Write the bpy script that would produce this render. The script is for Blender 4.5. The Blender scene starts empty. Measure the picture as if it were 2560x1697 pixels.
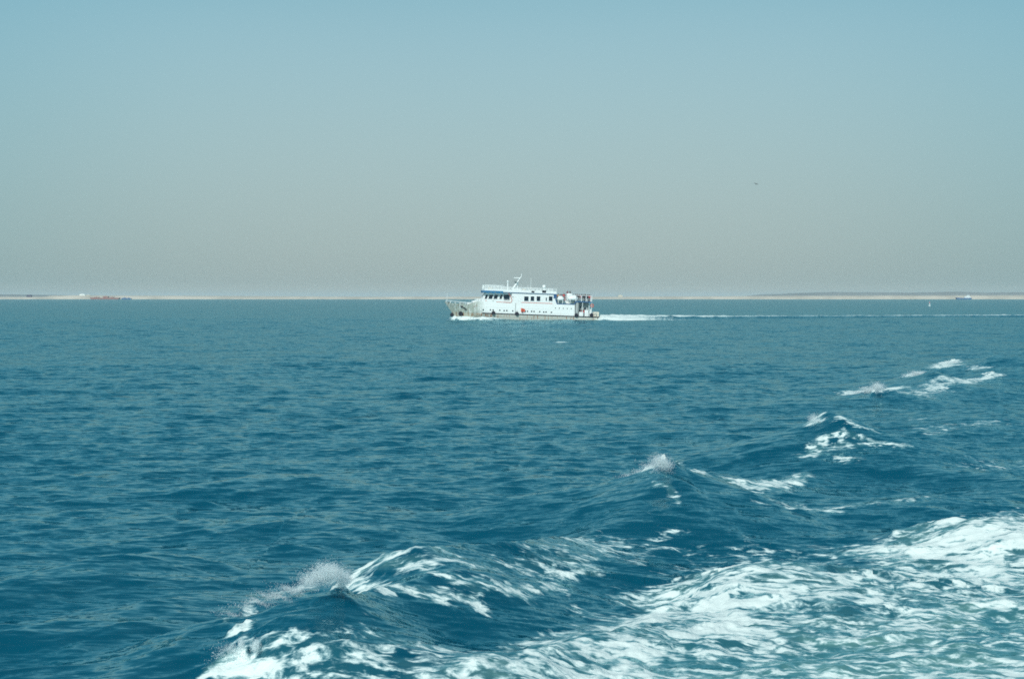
import bpy, bmesh, math, random
import numpy as np
from mathutils import Vector, Matrix

# ------------------------------------------------------------------ camera, sky, sun, exposure
SC = bpy.context.scene
CAMH, F, CX, CY, HOR = 5.6, 3555.6, 1280.0, 848.5, 742.0
PITCH = math.atan((CY - HOR) / F)
cd = bpy.data.cameras.new('camera'); cam = bpy.data.objects.new('camera', cd); SC.collection.objects.link(cam)
cd.lens = 50; cd.sensor_width = 36; cd.clip_start = 0.2; cd.clip_end = 90000
cam.location = (0, 0, CAMH); cam.rotation_euler = (math.radians(90) - PITCH, 0, 0)
SC.camera = cam
SC.render.resolution_x, SC.render.resolution_y = 1024, 678

SUN_EL, SUN_AZ = 40.0, 200.0            # azimuth clockwise from +Y (view direction): behind the camera, to its left
w = bpy.data.worlds.new('World'); SC.world = w; w.use_nodes = True
nt = w.node_tree; nt.nodes.clear()
def WN(t, **k):
    n = nt.nodes.new(t)
    for a, b in k.items(): setattr(n, a, b)
    return n
sky = WN('ShaderNodeTexSky', sky_type='NISHITA', sun_disc=False)
sky.sun_elevation = math.radians(SUN_EL); sky.sun_rotation = math.radians(SUN_AZ)
sky.air_density = 1.0; sky.dust_density = 2.0; sky.ozone_density = 3.0; sky.altitude = 0
tc = WN('ShaderNodeTexCoord'); sep = WN('ShaderNodeSeparateXYZ'); nt.links.new(tc.outputs['Generated'], sep.inputs[0])
# hazy lower air: colour by elevation (z of the view direction), thinning into the clear sky above
ramp = WN('ShaderNodeValToRGB'); ramp.color_ramp.interpolation = 'B_SPLINE'
HAZE_STOPS = [(0.0, (.345, .435, .425)), (.035, (.382, .486, .476)), (.085, (.385, .528, .535)),
              (.14, (.355, .545, .585)), (.20, (.295, .520, .605)), (.34, (.14, .40, .50)), (.6, (.06, .26, .37)), (1, (.04, .17, .27))]
cr = ramp.color_ramp
cr.elements[0].position = 0; cr.elements[0].color = (*HAZE_STOPS[0][1], 1)
cr.elements[1].position = 1; cr.elements[1].color = (*HAZE_STOPS[-1][1], 1)
for p, c in HAZE_STOPS[1:-1]:
    e = cr.elements.new(p); e.color = (*c, 1)
nt.links.new(sep.outputs['Z'], ramp.inputs['Fac'])
sk = WN('ShaderNodeVectorMath', operation='SCALE'); nt.links.new(sky.outputs[0], sk.inputs[0]); sk.inputs['Scale'].default_value = 1.0
# broad faint unevenness of the haze
nz = WN('ShaderNodeTexNoise'); nz.inputs['Scale'].default_value = 1.6; nz.inputs['Detail'].default_value = 3
nt.links.new(tc.outputs['Generated'], nz.inputs['Vector'])
mr = WN('ShaderNodeMapRange'); mr.inputs['To Min'].default_value = .955; mr.inputs['To Max'].default_value = 1.045
nt.links.new(nz.outputs[0], mr.inputs[0])
hz = WN('ShaderNodeVectorMath', operation='SCALE'); nt.links.new(ramp.outputs[0], hz.inputs[0]); nt.links.new(mr.outputs[0], hz.inputs['Scale'])
bg1 = WN('ShaderNodeBackground'); bg1.inputs[1].default_value = 0.10; nt.links.new(sk.outputs[0], bg1.inputs[0])
bg2 = WN('ShaderNodeBackground'); bg2.inputs[1].default_value = 1.0; # sky colour darkened and blued to either side, imitating lens vignetting
sq = WN('ShaderNodeMath', operation='MULTIPLY'); nt.links.new(sep.outputs['X'], sq.inputs[0]); nt.links.new(sep.outputs['X'], sq.inputs[1])
mr2 = WN('ShaderNodeMapRange', interpolation_type='SMOOTHSTEP'); mr2.inputs[1].default_value = 0.0; mr2.inputs[2].default_value = .16; nt.links.new(sq.outputs[0], mr2.inputs[0])
mxs_ = WN('ShaderNodeMix', data_type='RGBA', blend_type='MULTIPLY'); nt.links.new(mr2.outputs[0], mxs_.inputs[0]); nt.links.new(hz.outputs[0], mxs_.inputs[6]); mxs_.inputs[7].default_value = (.77, .91, .95, 1)
nt.links.new(mxs_.outputs[2], bg2.inputs[0])
mx = WN('ShaderNodeMixShader'); mx.inputs[0].default_value = 0.94
wo = WN('ShaderNodeOutputWorld')
nt.links.new(bg1.outputs[0], mx.inputs[1]); nt.links.new(bg2.outputs[0], mx.inputs[2]); nt.links.new(mx.outputs[0], wo.inputs[0])

sd = bpy.data.lights.new('sun', 'SUN'); sun = bpy.data.objects.new('sun', sd); SC.collection.objects.link(sun)
sd.energy = 3.6; sd.angle = math.radians(0.5); sd.color = (1.0, .975, .92)
az, el = math.radians(SUN_AZ), math.radians(SUN_EL)
sdir = Vector((math.sin(az) * math.cos(el), math.cos(az) * math.cos(el), math.sin(el)))
sun.rotation_euler = (-sdir).to_track_quat('-Z', 'Y').to_euler()
SC.view_settings.view_transform = 'Standard'; SC.view_settings.look = 'None'
SC.view_settings.exposure = 0.0; SC.view_settings.gamma = 1.0
SC.cycles.max_bounces = 10; SC.cycles.transparent_max_bounces = 32; SC.cycles.diffuse_bounces = 8; SC.cycles.transmission_bounces = 8; SC.cycles.volume_bounces = 2
SC.cycles.use_denoising = False; SC.cycles.filter_width = 1.7

# ------------------------------------------------------------------ helpers
cp, sp_ = math.cos(PITCH), math.sin(PITCH)
def at(px, py, z=0.0):
    """where the sight line through photo pixel (px, py) meets height z"""
    a = (px - CX) / F; b = (CY - py) / F
    d = (a, cp + b * sp_, -sp_ + b * cp)
    t = (z - CAMH) / d[2]
    return Vector((a * t, d[1] * t, z))
def at_d(px, py, dist):
    a = (px - CX) / F; b = (CY - py) / F
    dy = cp + b * sp_; t = dist / dy
    return Vector((a * t, dist, CAMH + (-sp_ + b * cp) * t))

def tag(o, label=None, cat=None, group=None, kind=None):
    if label: o['label'] = label
    if cat: o['category'] = cat
    if group: o['group'] = group
    if kind: o['kind'] = kind
    return o
def empty(name, loc=(0, 0, 0), rot=(0, 0, 0), **k):
    o = bpy.data.objects.new(name, None); SC.collection.objects.link(o)
    o.location = loc; o.rotation_euler = rot; o.empty_display_size = .2
    return tag(o, **k)

class MB:
    def __init__(s): s.v = []; s.f = []; s.m = []; s.cur = 0
    def add(s, vs, fs):
        n = len(s.v); s.v += [tuple(v) for v in vs]; s.f += [tuple(i + n for i in f) for f in fs]; s.m += [s.cur] * len(fs)
    def box(s, x0, x1, y0, y1, z0, z1, bev=0):
        if bev:
            b = min(bev, (x1 - x0) / 3, (y1 - y0) / 3, (z1 - z0) / 3)
            bm = bmesh.new(); bmesh.ops.create_cube(bm, size=1)
            for v in bm.verts:
                v.co = Vector((x0 + (v.co.x + .5) * (x1 - x0), y0 + (v.co.y + .5) * (y1 - y0), z0 + (v.co.z + .5) * (z1 - z0)))
            bmesh.ops.bevel(bm, geom=bm.edges[:], offset=b, segments=2, affect='EDGES', profile=.6)
            bm.verts.index_update()
            s.add([v.co for v in bm.verts], [[v.index for v in f.verts] for f in bm.faces]); bm.free(); return
        s.add([(x0, y0, z0), (x1, y0, z0), (x1, y1, z0), (x0, y1, z0), (x0, y0, z1), (x1, y0, z1), (x1, y1, z1), (x0, y1, z1)],
              [(0, 3, 2, 1), (4, 5, 6, 7), (0, 1, 5, 4), (1, 2, 6, 5), (2, 3, 7, 6), (3, 0, 4, 7)])
    def tube(s, p0, p1, r0, r1=None, n=8):
        r1 = r0 if r1 is None else r1
        p0, p1 = Vector(p0), Vector(p1); d = (p1 - p0).normalized()
        a = d.orthogonal().normalized(); b = d.cross(a)
        vs = [p0 + (a * math.cos(t) + b * math.sin(t)) * r0 for t in [2 * math.pi * i / n for i in range(n)]]
        vs += [p1 + (a * math.cos(t) + b * math.sin(t)) * r1 for t in [2 * math.pi * i / n for i in range(n)]]
        s.add(vs, [(i, (i + 1) % n, n + (i + 1) % n, n + i) for i in range(n)] + [tuple(range(n))[::-1], tuple(range(n, 2 * n))])
    def path(s, pts, r, n=6):
        for a, b in zip(pts, pts[1:]): s.tube(a, b, r, n=n)
    def sphere(s, c, r, sc=(1, 1, 1), u=12, v=8):
        vs = []; fs = []
        for j in range(1, v):
            for i in range(u):
                th, ph = math.pi * j / v, 2 * math.pi * i / u
                vs.append((c[0] + r * sc[0] * math.sin(th) * math.cos(ph), c[1] + r * sc[1] * math.sin(th) * math.sin(ph), c[2] + r * sc[2] * math.cos(th)))
        for j in range(v - 2):
            for i in range(u): fs.append((j * u + i, (j + 1) * u + i, (j + 1) * u + (i + 1) % u, j * u + (i + 1) % u))
        k = len(vs); vs += [(c[0], c[1], c[2] + r * sc[2]), (c[0], c[1], c[2] - r * sc[2])]
        for i in range(u):
            fs.append((k, i, (i + 1) % u)); fs.append((k + 1, (v - 2) * u + (i + 1) % u, (v - 2) * u + i))
        s.add(vs, fs)
    def torus(s, c, axis, R, r, n=18, m=8):
        axis = Vector(axis).normalized(); a = axis.orthogonal().normalized(); b = axis.cross(a); c = Vector(c); vs = []
        for i in range(n):
            t = 2 * math.pi * i / n; rad = a * math.cos(t) + b * math.sin(t)
            for j in range(m):
                q = 2 * math.pi * j / m; vs.append(c + rad * (R + r * math.cos(q)) + axis * (r * math.sin(q)))
        s.add(vs, [(i * m + j, ((i + 1) % n) * m + j, ((i + 1) % n) * m + (j + 1) % m, i * m + (j + 1) % m) for i in range(n) for j in range(m)])
    def prism(s, poly, y0, y1):
        """polygon in x-z, extruded along y"""
        n = len(poly)
        s.add([(x, y0, z) for x, z in poly] + [(x, y1, z) for x, z in poly],
              [tuple(range(n)), tuple(range(2 * n - 1, n - 1, -1))] + [(i, n + i, n + (i + 1) % n, (i + 1) % n) for i in range(n)])
    def build(s, name, mats, parent=None, smooth=False, label=None):
        me = bpy.data.meshes.new(name); me.from_pydata(s.v, [], s.f)
        mats = mats if isinstance(mats, (list, tuple)) else [mats]
        for m in mats: me.materials.append(m)
        if len(mats) > 1: me.polygons.foreach_set('material_index', s.m)
        bm = bmesh.new(); bm.from_mesh(me); bmesh.ops.recalc_face_normals(bm, faces=bm.faces[:]); bm.to_mesh(me); bm.free()
        if smooth: me.shade_smooth()
        o = bpy.data.objects.new(name, me); SC.collection.objects.link(o)
        if parent: o.parent = parent
        if label: o['label'] = label
        return o

def newmat(name):
    m = bpy.data.materials.new(name); m.use_nodes = True
    return m, m.node_tree, m.node_tree.nodes['Principled BSDF']
def L(t, a, b): t.links.new(a, b)
def node(t, ty, ins=None, **k):
    n = t.nodes.new(ty)
    for a, b in k.items(): setattr(n, a, b)
    for a, b in (ins or {}).items():
        if hasattr(b, 'default_value') or b.__class__.__name__.startswith('NodeSocket'): t.links.new(b, n.inputs[a])
        else: n.inputs[a].default_value = b
    return n
def M(t, op, a, b=None, c=None, clamp=False):
    ins = {0: a}
    if b is not None: ins[1] = b
    if c is not None: ins[2] = c
    n = node(t, 'ShaderNodeMath', ins, operation=op); n.use_clamp = clamp; return n.outputs[0]
def smooth(t, x, lo, hi):
    n = node(t, 'ShaderNodeMapRange', {0: x, 1: lo, 2: hi}, interpolation_type='SMOOTHSTEP'); return n.outputs[0]
def mixc(t, f, a, b):
    n = t.nodes.new('ShaderNodeMix'); n.data_type = 'RGBA'
    for i, v in ((0, f), (6, a), (7, b)):
        if v.__class__.__name__.startswith('NodeSocket'): t.links.new(v, n.inputs[i])
        else: n.inputs[i].default_value = (*v, 1) if isinstance(v, tuple) else v
    return n.outputs[2]

def paint(name, col, rough=.5, var=.12, metallic=0, scale=2.0, dirt=None):
    """plain paint with uneven tone and optional dirt colour in patches"""
    m, t, b = newmat(name)
    g = node(t, 'ShaderNodeTexCoord')
    n1 = node(t, 'ShaderNodeTexNoise', {'Vector': g.outputs['Object'], 'Scale': scale, 'Detail': 6.0, 'Roughness': .6})
    c0 = tuple(max(0, x * (1 - var)) for x in col); c1 = tuple(min(1, x * (1 + var)) for x in col)
    c = mixc(t, n1.outputs[0], c0, c1)
    if dirt:
        n2 = node(t, 'ShaderNodeTexNoise', {'Vector': g.outputs['Object'], 'Scale': scale * 2.3, 'Detail': 8.0})
        c = mixc(t, M(t, 'MULTIPLY', smooth(t, n2.outputs[0], .5, .75), .6), c, dirt)
    L(t, c, b.inputs['Base Color']); b.inputs['Roughness'].default_value = rough; b.inputs['Metallic'].default_value = metallic
    return m

MAT = {}
MAT['white'] = paint('white_paint', (.78, .84, .83), .45, .05, dirt=(.55, .55, .48))
MAT['cream'] = paint('cream_paint', (.62, .60, .50), .55, .12, dirt=(.35, .26, .16))
MAT['blue'] = paint('blue_paint', (.02, .10, .24), .5, .2)
MAT['canvas'] = paint('blue_canvas', (.02, .17, .33), .8, .35, scale=3)
MAT['orange'] = paint('orange_paint', (.62, .10, .05), .5, .15)
MAT['glass'] = paint('dark_glass', (.006, .022, .04), .08, .2)
MAT['black'] = paint('black_rubber', (.008, .014, .028), .7, .2)
MAT['grey'] = paint('grey_paint', (.24, .29, .29), .6, .15, dirt=(.3, .2, .14))
MAT['deck'] = paint('deck_paint', (.14, .20, .20), .7, .2)
MAT['steel'] = paint('galvanised_steel', (.45, .48, .47), .4, .1, metallic=.3)

# ------------------------------------------------------------------ sea surface (heights in numpy)
rng = np.random.default_rng(7)
def ratio_rows(a, b, q):
    n = int(math.ceil(math.log(b / a) / math.log(q))); return list(a * (b / a) ** (np.arange(n) / n))
rows = ratio_rows(2, 17, 1.15) + ratio_rows(17, 62, 1.0030) + list(np.arange(62, 120, .26)) + list(np.arange(120, 318, .50))
rows += list(np.arange(318, 372, .5)) + list(np.arange(372, 640, 1.0)) + ratio_rows(640, 3400, 1.02) + ratio_rows(3400, 60000, 1.2) + [60000]
rows = np.array(rows)
dense = np.radians(np.linspace(-25, 25, 1500)); side = np.radians(np.linspace(25, 335, 180)[1:-1])
azs = np.concatenate([dense, side]); NR, NC = len(rows), len(azs)
R, A = np.meshgrid(rows, azs, indexing='ij')
X = (R * np.sin(A)).astype(np.float32); Y = (R * np.cos(A)).astype(np.float32)
dr = np.gradient(rows)[:, None]
stepA = np.gradient(np.where(azs > 3.5, azs, azs)); stepA[:1500] = dense[1] - dense[0]; stepA[1500:] = side[1] - side[0]
SPC = np.maximum(np.broadcast_to(dr, R.shape), R * stepA[None, :]).astype(np.float32)

# --- smooth random noise on a lattice
def vnoise(x, y, seed):
    r = np.random.default_rng(seed); T = r.random((256, 256)).astype(np.float32)
    xi = np.floor(x).astype(np.int64); yi = np.floor(y).astype(np.int64)
    fx = (x - xi).astype(np.float32); fy = (y - yi).astype(np.float32)
    fx = fx * fx * fx * (fx * (fx * 6 - 15) + 10); fy = fy * fy * fy * (fy * (fy * 6 - 15) + 10)
    a = T[xi & 255, yi & 255]; b = T[(xi + 1) & 255, yi & 255]; c = T[xi & 255, (yi + 1) & 255]; d = T[(xi + 1) & 255, (yi + 1) & 255]
    return (a + (b - a) * fx) * (1 - fy) + (c + (d - c) * fx) * fy
def fbm(x, y, seed, octv=4):
    s = 0; a = .5; tot = 0
    for i in range(octv):
        s = s + a * vnoise(x + 17.3 * i, y - 9.1 * i, seed + i); tot += a; a *= .5; x = x * 2.03; y = y * 2.03
    return s / tot

H = np.zeros(R.shape, np.float32); DX = np.zeros_like(H); DY = np.zeros_like(H); VAR = np.zeros_like(H)
# --- wind chop: many crossing wave trains, crests mostly across the view
chop_gain = (0.62 + .75 * fbm(X / 14, Y / 14, 90, 3)).astype(np.float32)
NW = 120
lam = np.exp(rng.uniform(np.log(.20), np.log(6.0), NW)); lam.sort()
for l in lam:
    k = 2 * math.pi / l
    th = rng.normal(math.radians(106), math.radians(24 if l < 2.5 else 16))
    slope = .029 * (1.0 if l > .5 else .8) * (1.0 if l < 1.8 else (1.8 / l) ** .9)
    a = slope / k
    fade = np.clip((l / SPC - 2.2) / 2.5, 0, 1)
    sel = fade.max(axis=1) > 0
    VAR += (slope ** 2 / 2) * (1 - fade ** 2)
    if not sel.any(): continue
    ph = rng.uniform(0, 6.28)
    kx, ky = k * math.cos(th), k * math.sin(th)
    P = kx * X[sel] + ky * Y[sel] + ph
    g = a * fade[sel] * chop_gain[sel]
    H[sel] += g * np.cos(P)
    s = np.sin(P) * g * 1.05
    DX[sel] -= s * math.cos(th); DY[sel] -= s * math.sin(th)

H0 = H.copy()
GW = 1.6
def crest(pts, front=.9, back=2.2, power=1.35, gain=1.0, calm=.6):
    """a wave ridge along a smooth line through (px, py, height); the far / left side is the steep front"""
    W = [(*at(px, py, h * GW * gain)[:2], h) for px, py, h in pts]
    W = np.array(W); seg = np.r_[0, np.cumsum(np.hypot(np.diff(W[:, 0]), np.diff(W[:, 1])))]
    n = int(np.clip(seg[-1] / (.22 * (front + back) * .5), 16, 60)); tt = np.linspace(0, seg[-1], n)
    C_ = np.stack([np.interp(tt, seg, W[:, k]) for k in range(3)], 1)
    for _ in range(3):
        C_[1:-1] = .25 * C_[:-2] + .5 * C_[1:-1] + .25 * C_[2:]
    C_[:, 2] *= W[:, 2].max() / C_[:, 2].max()
    C_[0, 2] = C_[-1, 2] = 0; C_[1, 2] *= .6; C_[-2, 2] *= .6
    tg = np.gradient(C_[:, :2], axis=0); tg /= np.linalg.norm(tg, axis=1)[:, None]
    nx, ny = -tg[:, 1], tg[:, 0]
    m = back * 3.6
    msk = (X > C_[:, 0].min() - m) & (X < C_[:, 0].max() + m) & (Y > C_[:, 1].min() - m) & (Y < C_[:, 1].max() + m)
    x, y = X[msk], Y[msk]
    wob = .35 * front
    x = x + ((vnoise(x / (1.4 * front), y / (1.4 * front), 401) - .5) * wob).astype(np.float32); y = y + ((vnoise(x / (1.4 * front), y / (1.4 * front), 402) - .5) * wob).astype(np.float32)
    dm = np.full(x.shape, 1e9, np.float32)
    for i in range(n): dm = np.minimum(dm, (x - C_[i, 0]) ** 2 + (y - C_[i, 1]) ** 2)
    sw = np.zeros_like(dm); ss = np.zeros_like(dm); sh = np.zeros_like(dm); s2 = 2 * (.32 * (front + back) * .5) ** 2
    for i in range(n):
        d2 = (x - C_[i, 0]) ** 2 + (y - C_[i, 1]) ** 2
        w_ = np.exp(-(d2 - dm) / (s2 * (1 + dm / (back * back)))); sw += w_
        ss += w_ * ((x - C_[i, 0]) * nx[i] + (y - C_[i, 1]) * ny[i]); sh += w_ * C_[i, 2]
    sg = ss / sw; hh = sh / sw; d = np.sqrt(dm)
    f_ = 1 / (1 + np.exp(np.clip(-sg / (.15 * front), -30, 30))); wd = back + (front - back) * f_
    wd = wd * (.6 + .4 * np.clip(hh / W[:, 2].max(), 0, 1))
    prof = np.exp(-(np.sqrt(sg ** 2 + .25 * np.maximum(dm - sg ** 2, 0) + 1e-4) / wd) ** power)
    trough = -.22 * np.exp(-((d - wd * 2.2) / (wd * .8)) ** 2) * np.clip((m - d) / (.3 * m), 0, 1)
    H[msk] = H[msk] * (1 - calm * np.clip(prof, 0, 1) * np.clip(hh / .3, 0, 1)) + hh * (prof + trough) * gain * GW
# our own wake: one short steep crest after another along the cusp line
crest([(455, 1690, .05), (500, 1610, .22), (560, 1550, .42), (640, 1508, .58), (740, 1470, .76), (835, 1444, .90), (900, 1455, .74), (1000, 1480, .50), (1150, 1500, .28), (1320, 1510, .08)], 1.0, 2.1, 1.25)
crest([(880, 1440, .15), (960, 1402, .48), (1010, 1386, .62), (1075, 1374, .70), (1160, 1372, .58), (1300, 1360, .42), (1440, 1350, .26), (1540, 1340, .05)], 1.1, 1.7, 1.3)
crest([(1560, 1215, .05), (1610, 1195, .35), (1640, 1175, .72), (1668, 1162, .88), (1700, 1168, .66), (1790, 1188, .46), (1920, 1200, .36), (2020, 1188, .10)], 1.3, 2.4, 1.15)
crest([(1470, 1370, .05), (1530, 1330, .20), (1590, 1293, .34), (1640, 1252, .46), (1692, 1240, .50), (1730, 1262, .34), (1820, 1305, .10)], 1.2, 2.3, 1.3)
crest([(1850, 1110, .06), (1940, 1090, .28), (2020, 1066, .62), (2051, 1057, .80), (2087, 1058, .74), (2140, 1078, .46), (2200, 1094, .20), (2260, 1110, .05)], 1.6, 3.6, 1.25)
crest([(1930, 1160, .05), (2015, 1130, .25), (2082, 1098, .50), (2115, 1094, .52), (2190, 1106, .36), (2280, 1118, .12)], 1.2, 2.6, 1.2)
crest([(2130, 992, .10), (2180, 975, .40), (2212, 972, .50), (2240, 986, .30), (2300, 998, .06)], 2, 4, 1.3)
crest([(2250, 950, .10), (2300, 934, .50), (2325, 936, .66), (2360, 950, .42), (2420, 962, .1)], 2.2, 4.6, 1.3)
crest([(2220, 1010, .08), (2275, 990, .22), (2322, 962, .42), (2380, 957, .36), (2440, 966, .10)], 2, 3.8, 1.3)
crest([(2340, 915, .1), (2375, 906, .40), (2400, 912, .34), (2440, 922, .1)], 2.4, 4.5, 1.3)
crest([(2400, 958, .1), (2440, 948, .34), (2480, 936, .38), (2530, 940, .2), (2600, 946, .05)], 2.2, 4.5, 1.3)
crest([(2440, 928, .1), (2470, 912, .5), (2495, 897, .75), (2560, 906, .6), (2660, 915, .4), (2760, 925, .1)], 3, 8, 1.4)
crest([(2200, 1040, .05), (2330, 1020, .28), (2480, 1035, .32), (2620, 1050, .2)], 2.5, 5, 1.4)
crest([(1700, 1015, .04), (1850, 1000, .14), (2000, 1010, .16), (2100, 1030, .04)], 2.5, 3.5, 1.5)
# the foam edge behind: a low tumbling shoulder
crest([(2000, 1290, .05), (2127, 1262, .22), (2217, 1252, .24), (2330, 1236, .2), (2500, 1240, .1)], 1.4, 2.4, 1.4)
crest([(1640, 1460, .05), (1800, 1425, .26), (1960, 1400, .34), (2040, 1412, .26), (2150, 1435, .15), (2300, 1440, .05)], 1.0, 1.9, 1.3)
crest([(2180, 1370, .05), (2290, 1310, .28), (2420, 1290, .46), (2560, 1296, .42), (2760, 1320, .2)], 1.3, 2.2, 1.3)
crest([(520, 1676, .10), (590, 1624, .30), (640, 1612, .34), (700, 1622, .26), (780, 1618, .30), (900, 1640, .18), (1010, 1668, .05)], .5, .9, 1.2)
crest([(1000, 1720, .1), (1150, 1668, .2), (1300, 1640, .26), (1420, 1600, .24), (1560, 1560, .2), (1700, 1500, .12)], .8, 1.3, 1.3)
# low long swells ahead of the cusp line
for c in ([(-140, 1500, .05), (60, 1450, .14), (240, 1400, .20), (400, 1385, .18), (560, 1400, .05)],
          [(-120, 1620, .05), (80, 1560, .12), (260, 1530, .17), (430, 1490, .18), (560, 1455, .05)],
          [(0, 1760, .05), (250, 1690, .14), (450, 1620, .20), (590, 1555, .05)],
          [(440, 1240, .03), (560, 1200, .14), (680, 1180, .18), (820, 1195, .14), (980, 1225, .03)],
          [(420, 1320, .03), (600, 1300, .12), (760, 1290, .15), (900, 1296, .03)],
          [(1500, 1105, .03), (1660, 1075, .12), (1800, 1080, .12), (1900, 1100, .02)],
          [(860, 1080, .02), (1040, 1060, .10), (1200, 1064, .02)],
          [(2250, 1190, .03), (2400, 1170, .18), (2600, 1180, .2)],
          [(1050, 1290, .03), (1200, 1270, .12), (1380, 1262, .14), (1500, 1250, .03)]):
    crest(c, 1.3, 1.7, 1.6, 1.25)

HR = H - H0                      # what the wake waves add to the chop
def hit(px, py):
    """point of the water surface seen at a photo point"""
    p = at(px, py, 0); r = math.hypot(p.x, p.y); a = math.atan2(p.x, p.y)
    ia = int(np.clip(round((a - dense[0]) / (dense[1] - dense[0])), 0, 1499)); col = HR[:, ia]
    k = np.nonzero((rows < r * 1.02) & (rows > 12) & (col + np.where(col > .2, .05, 0) >= CAMH * (1 - rows / r)))[0]
    rr_ = rows[k[0]] if len(k) else r
    return Vector((rr_ * math.sin(a), rr_ * math.cos(a), 0))

def head(px, py, z, sx_, sy_, h):
    """a tumbling head of white water riding on a crest"""
    c = at(px, py, z * GW); m = 4 * max(sx_, sy_)
    k = (np.abs(X - c.x) < m) & (np.abs(Y - c.y) < m); x, y = X[k], Y[k]
    g_ = np.exp(-((x - c.x) / sx_) ** 2 - ((y - c.y) / sy_) ** 2)
    n_ = fbm(x / (sx_ * .45), y / (sx_ * .45), 611, 4)
    H[k] += (h * g_ * (.35 + 1.3 * n_)).astype(np.float32); FOAM[k] = np.maximum(FOAM[k], np.clip(g_ * 1.9, 0, .86))

def peak(px, py, z, sx_, sy_, h):
    """sharpens a crest into a peaked tip"""
    c = at(px, py, z * GW); m = 4 * max(sx_, sy_)
    k = (np.abs(X - c.x) < m) & (np.abs(Y - c.y) < m); x, y = X[k], Y[k]
    x = x + (fbm(x / sx_, y / sx_, 700, 3) - .5) * sx_ * .5
    H[k] += (h * np.exp(-np.sqrt(((x - c.x) / sx_) ** 2 + ((y - c.y) / sy_) ** 2 + .02) * 1.3)).astype(np.float32)
for pk in ((850, 1462, .84, .55, .8, .26), (1674, 1176, .80, .60, .9, .42), (1702, 1250, .45, .6, .8, .28), (2068, 1068, .70, .80, 1.3, .48), (2112, 1104, .46, .7, 1.2, .26),
           (2226, 984, .38, .8, 1.5, .38), (2328, 944, .54, 1.2, 2.0, .62), (2350, 962, .35, 1.0, 1.6, .3), (2402, 914, .3, .9, 2, .3), (2495, 902, .66, 2.0, 4, .60), (1040, 1388, .62, .8, .8, .16)):
    peak(*pk)

# --- foam density
FOAM = np.zeros(R.shape, np.float32); AER = np.zeros_like(FOAM)
def stroke(pts, dens, wpx, field='F', z=0.0, hz=None):
    """foam laid along a polyline of photo points; width given in metres across"""
    W = [at(p[0], p[1], p[2]) if len(p) > 2 else hit(p[0], p[1]) for p in pts]; m = wpx * 2.5
    xs = [p.x for p in W]; ys = [p.y for p in W]
    msk = (X > min(xs) - m) & (X < max(xs) + m) & (Y > min(ys) - m) & (Y < max(ys) + m)
    x, y = X[msk], Y[msk]; best = np.full(x.shape, 1e9, np.float32)
    wx = (fbm(x / (wpx * 1.2), y / (wpx * 1.2), 33, 3) - .5) * wpx * 1.2
    wy = (fbm(x / (wpx * 1.2), y / (wpx * 1.2), 53, 3) - .5) * wpx * 1.2
    x = x + wx; y = y + wy
    for p, q in zip(W, W[1:]):
        dx, dy = q.x - p.x, q.y - p.y; L2 = dx * dx + dy * dy + 1e-9
        t = np.clip(((x - p.x) * dx + (y - p.y) * dy) / L2, 0, 1)
        best = np.minimum(best, np.hypot(x - p.x - t * dx, y - p.y - t * dy))
    v = dens * np.clip(1.25 - best / wpx, 0, 1)
    T_ = FOAM if field == 'F' else AER
    T_[msk] = np.maximum(T_[msk], v)
def region(poly, dens, soft, field='F'):
    W = [hit(px, py) if py < 1697 else at(px, py, .1) for px, py in poly]
    xs = np.array([p.x for p in W]); ys = np.array([p.y for p in W])
    msk = (X > xs.min() - 3) & (X < xs.max() + 3) & (Y > max(1, ys.min() - 3)) & (Y < ys.max() + 3)
    x, y = X[msk], Y[msk]
    x = x + (fbm(x / 2.2, y / 2.2, 61, 4) - .5) * 3.2; y = y + (fbm(x / 2.2, y / 2.2, 71, 4) - .5) * 3.2
    ins = np.zeros(x.shape, bool); best = np.full(x.shape, 1e9, np.float32); n = len(W)
    for i in range(n):
        x0, y0, x1, y1 = xs[i], ys[i], xs[(i + 1) % n], ys[(i + 1) % n]
        c = (y0 > y) != (y1 > y)
        with np.errstate(divide='ignore', invalid='ignore'):
            xi = (x1 - x0) * (y - y0) / (y1 - y0) + x0
        ins ^= c & (x < xi)
        dx, dy = x1 - x0, y1 - y0
        t = np.clip(((x - x0) * dx + (y - y0) * dy) / (dx * dx + dy * dy), 0, 1)
        best = np.minimum(best, np.hypot(x - x0 - t * dx, y - y0 - t * dy))
    sd_ = np.where(ins, best, -best)
    v = dens * np.clip(sd_ / soft + .5, 0, 1)
    T_ = FOAM if field == 'F' else AER
    T_[msk] = np.maximum(T_[msk], v)
# main patch of our own wake, lower right
region([(1000, 1800), (1100, 1690), (1300, 1625), (1500, 1565), (1620, 1505), (1700, 1445), (1860, 1405), (2060, 1410), (2200, 1370), (2270, 1310), (2420, 1285), (2600, 1290), (3000, 1330), (3000, 1900), (1500, 2000)], .66, 1.4)
region([(1050, 1800), (1200, 1690), (1440, 1630), (1620, 1575), (1740, 1500), (1920, 1450), (2060, 1480), (2060, 1560), (1900, 1610), (1750, 1640), (1600, 1800)], 1.0, 2.0)
region([(2200, 1400), (2330, 1330), (2440, 1300), (2620, 1310), (2800, 1400), (2500, 1450)], .86, 1.4)
region([(1500, 1660), (1900, 1570), (2300, 1500), (3000, 1480), (3000, 2000), (1300, 2000)], .95, 2.4, 'A')
region([(1650, 1400), (1850, 1370), (2000, 1380), (2200, 1350), (2200, 1500), (1650, 1520)], .42, 1.0)
region([(520, 1800), (510, 1690), (560, 1640), (640, 1620), (760, 1625), (900, 1640), (1050, 1660), (1100, 1690), (1100, 1800)], .58, .5)
region([(780, 1600), (900, 1590), (1100, 1600), (1300, 1600), (1500, 1560), (1400, 1640), (1100, 1696), (760, 1696)], .54, .7)
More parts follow.
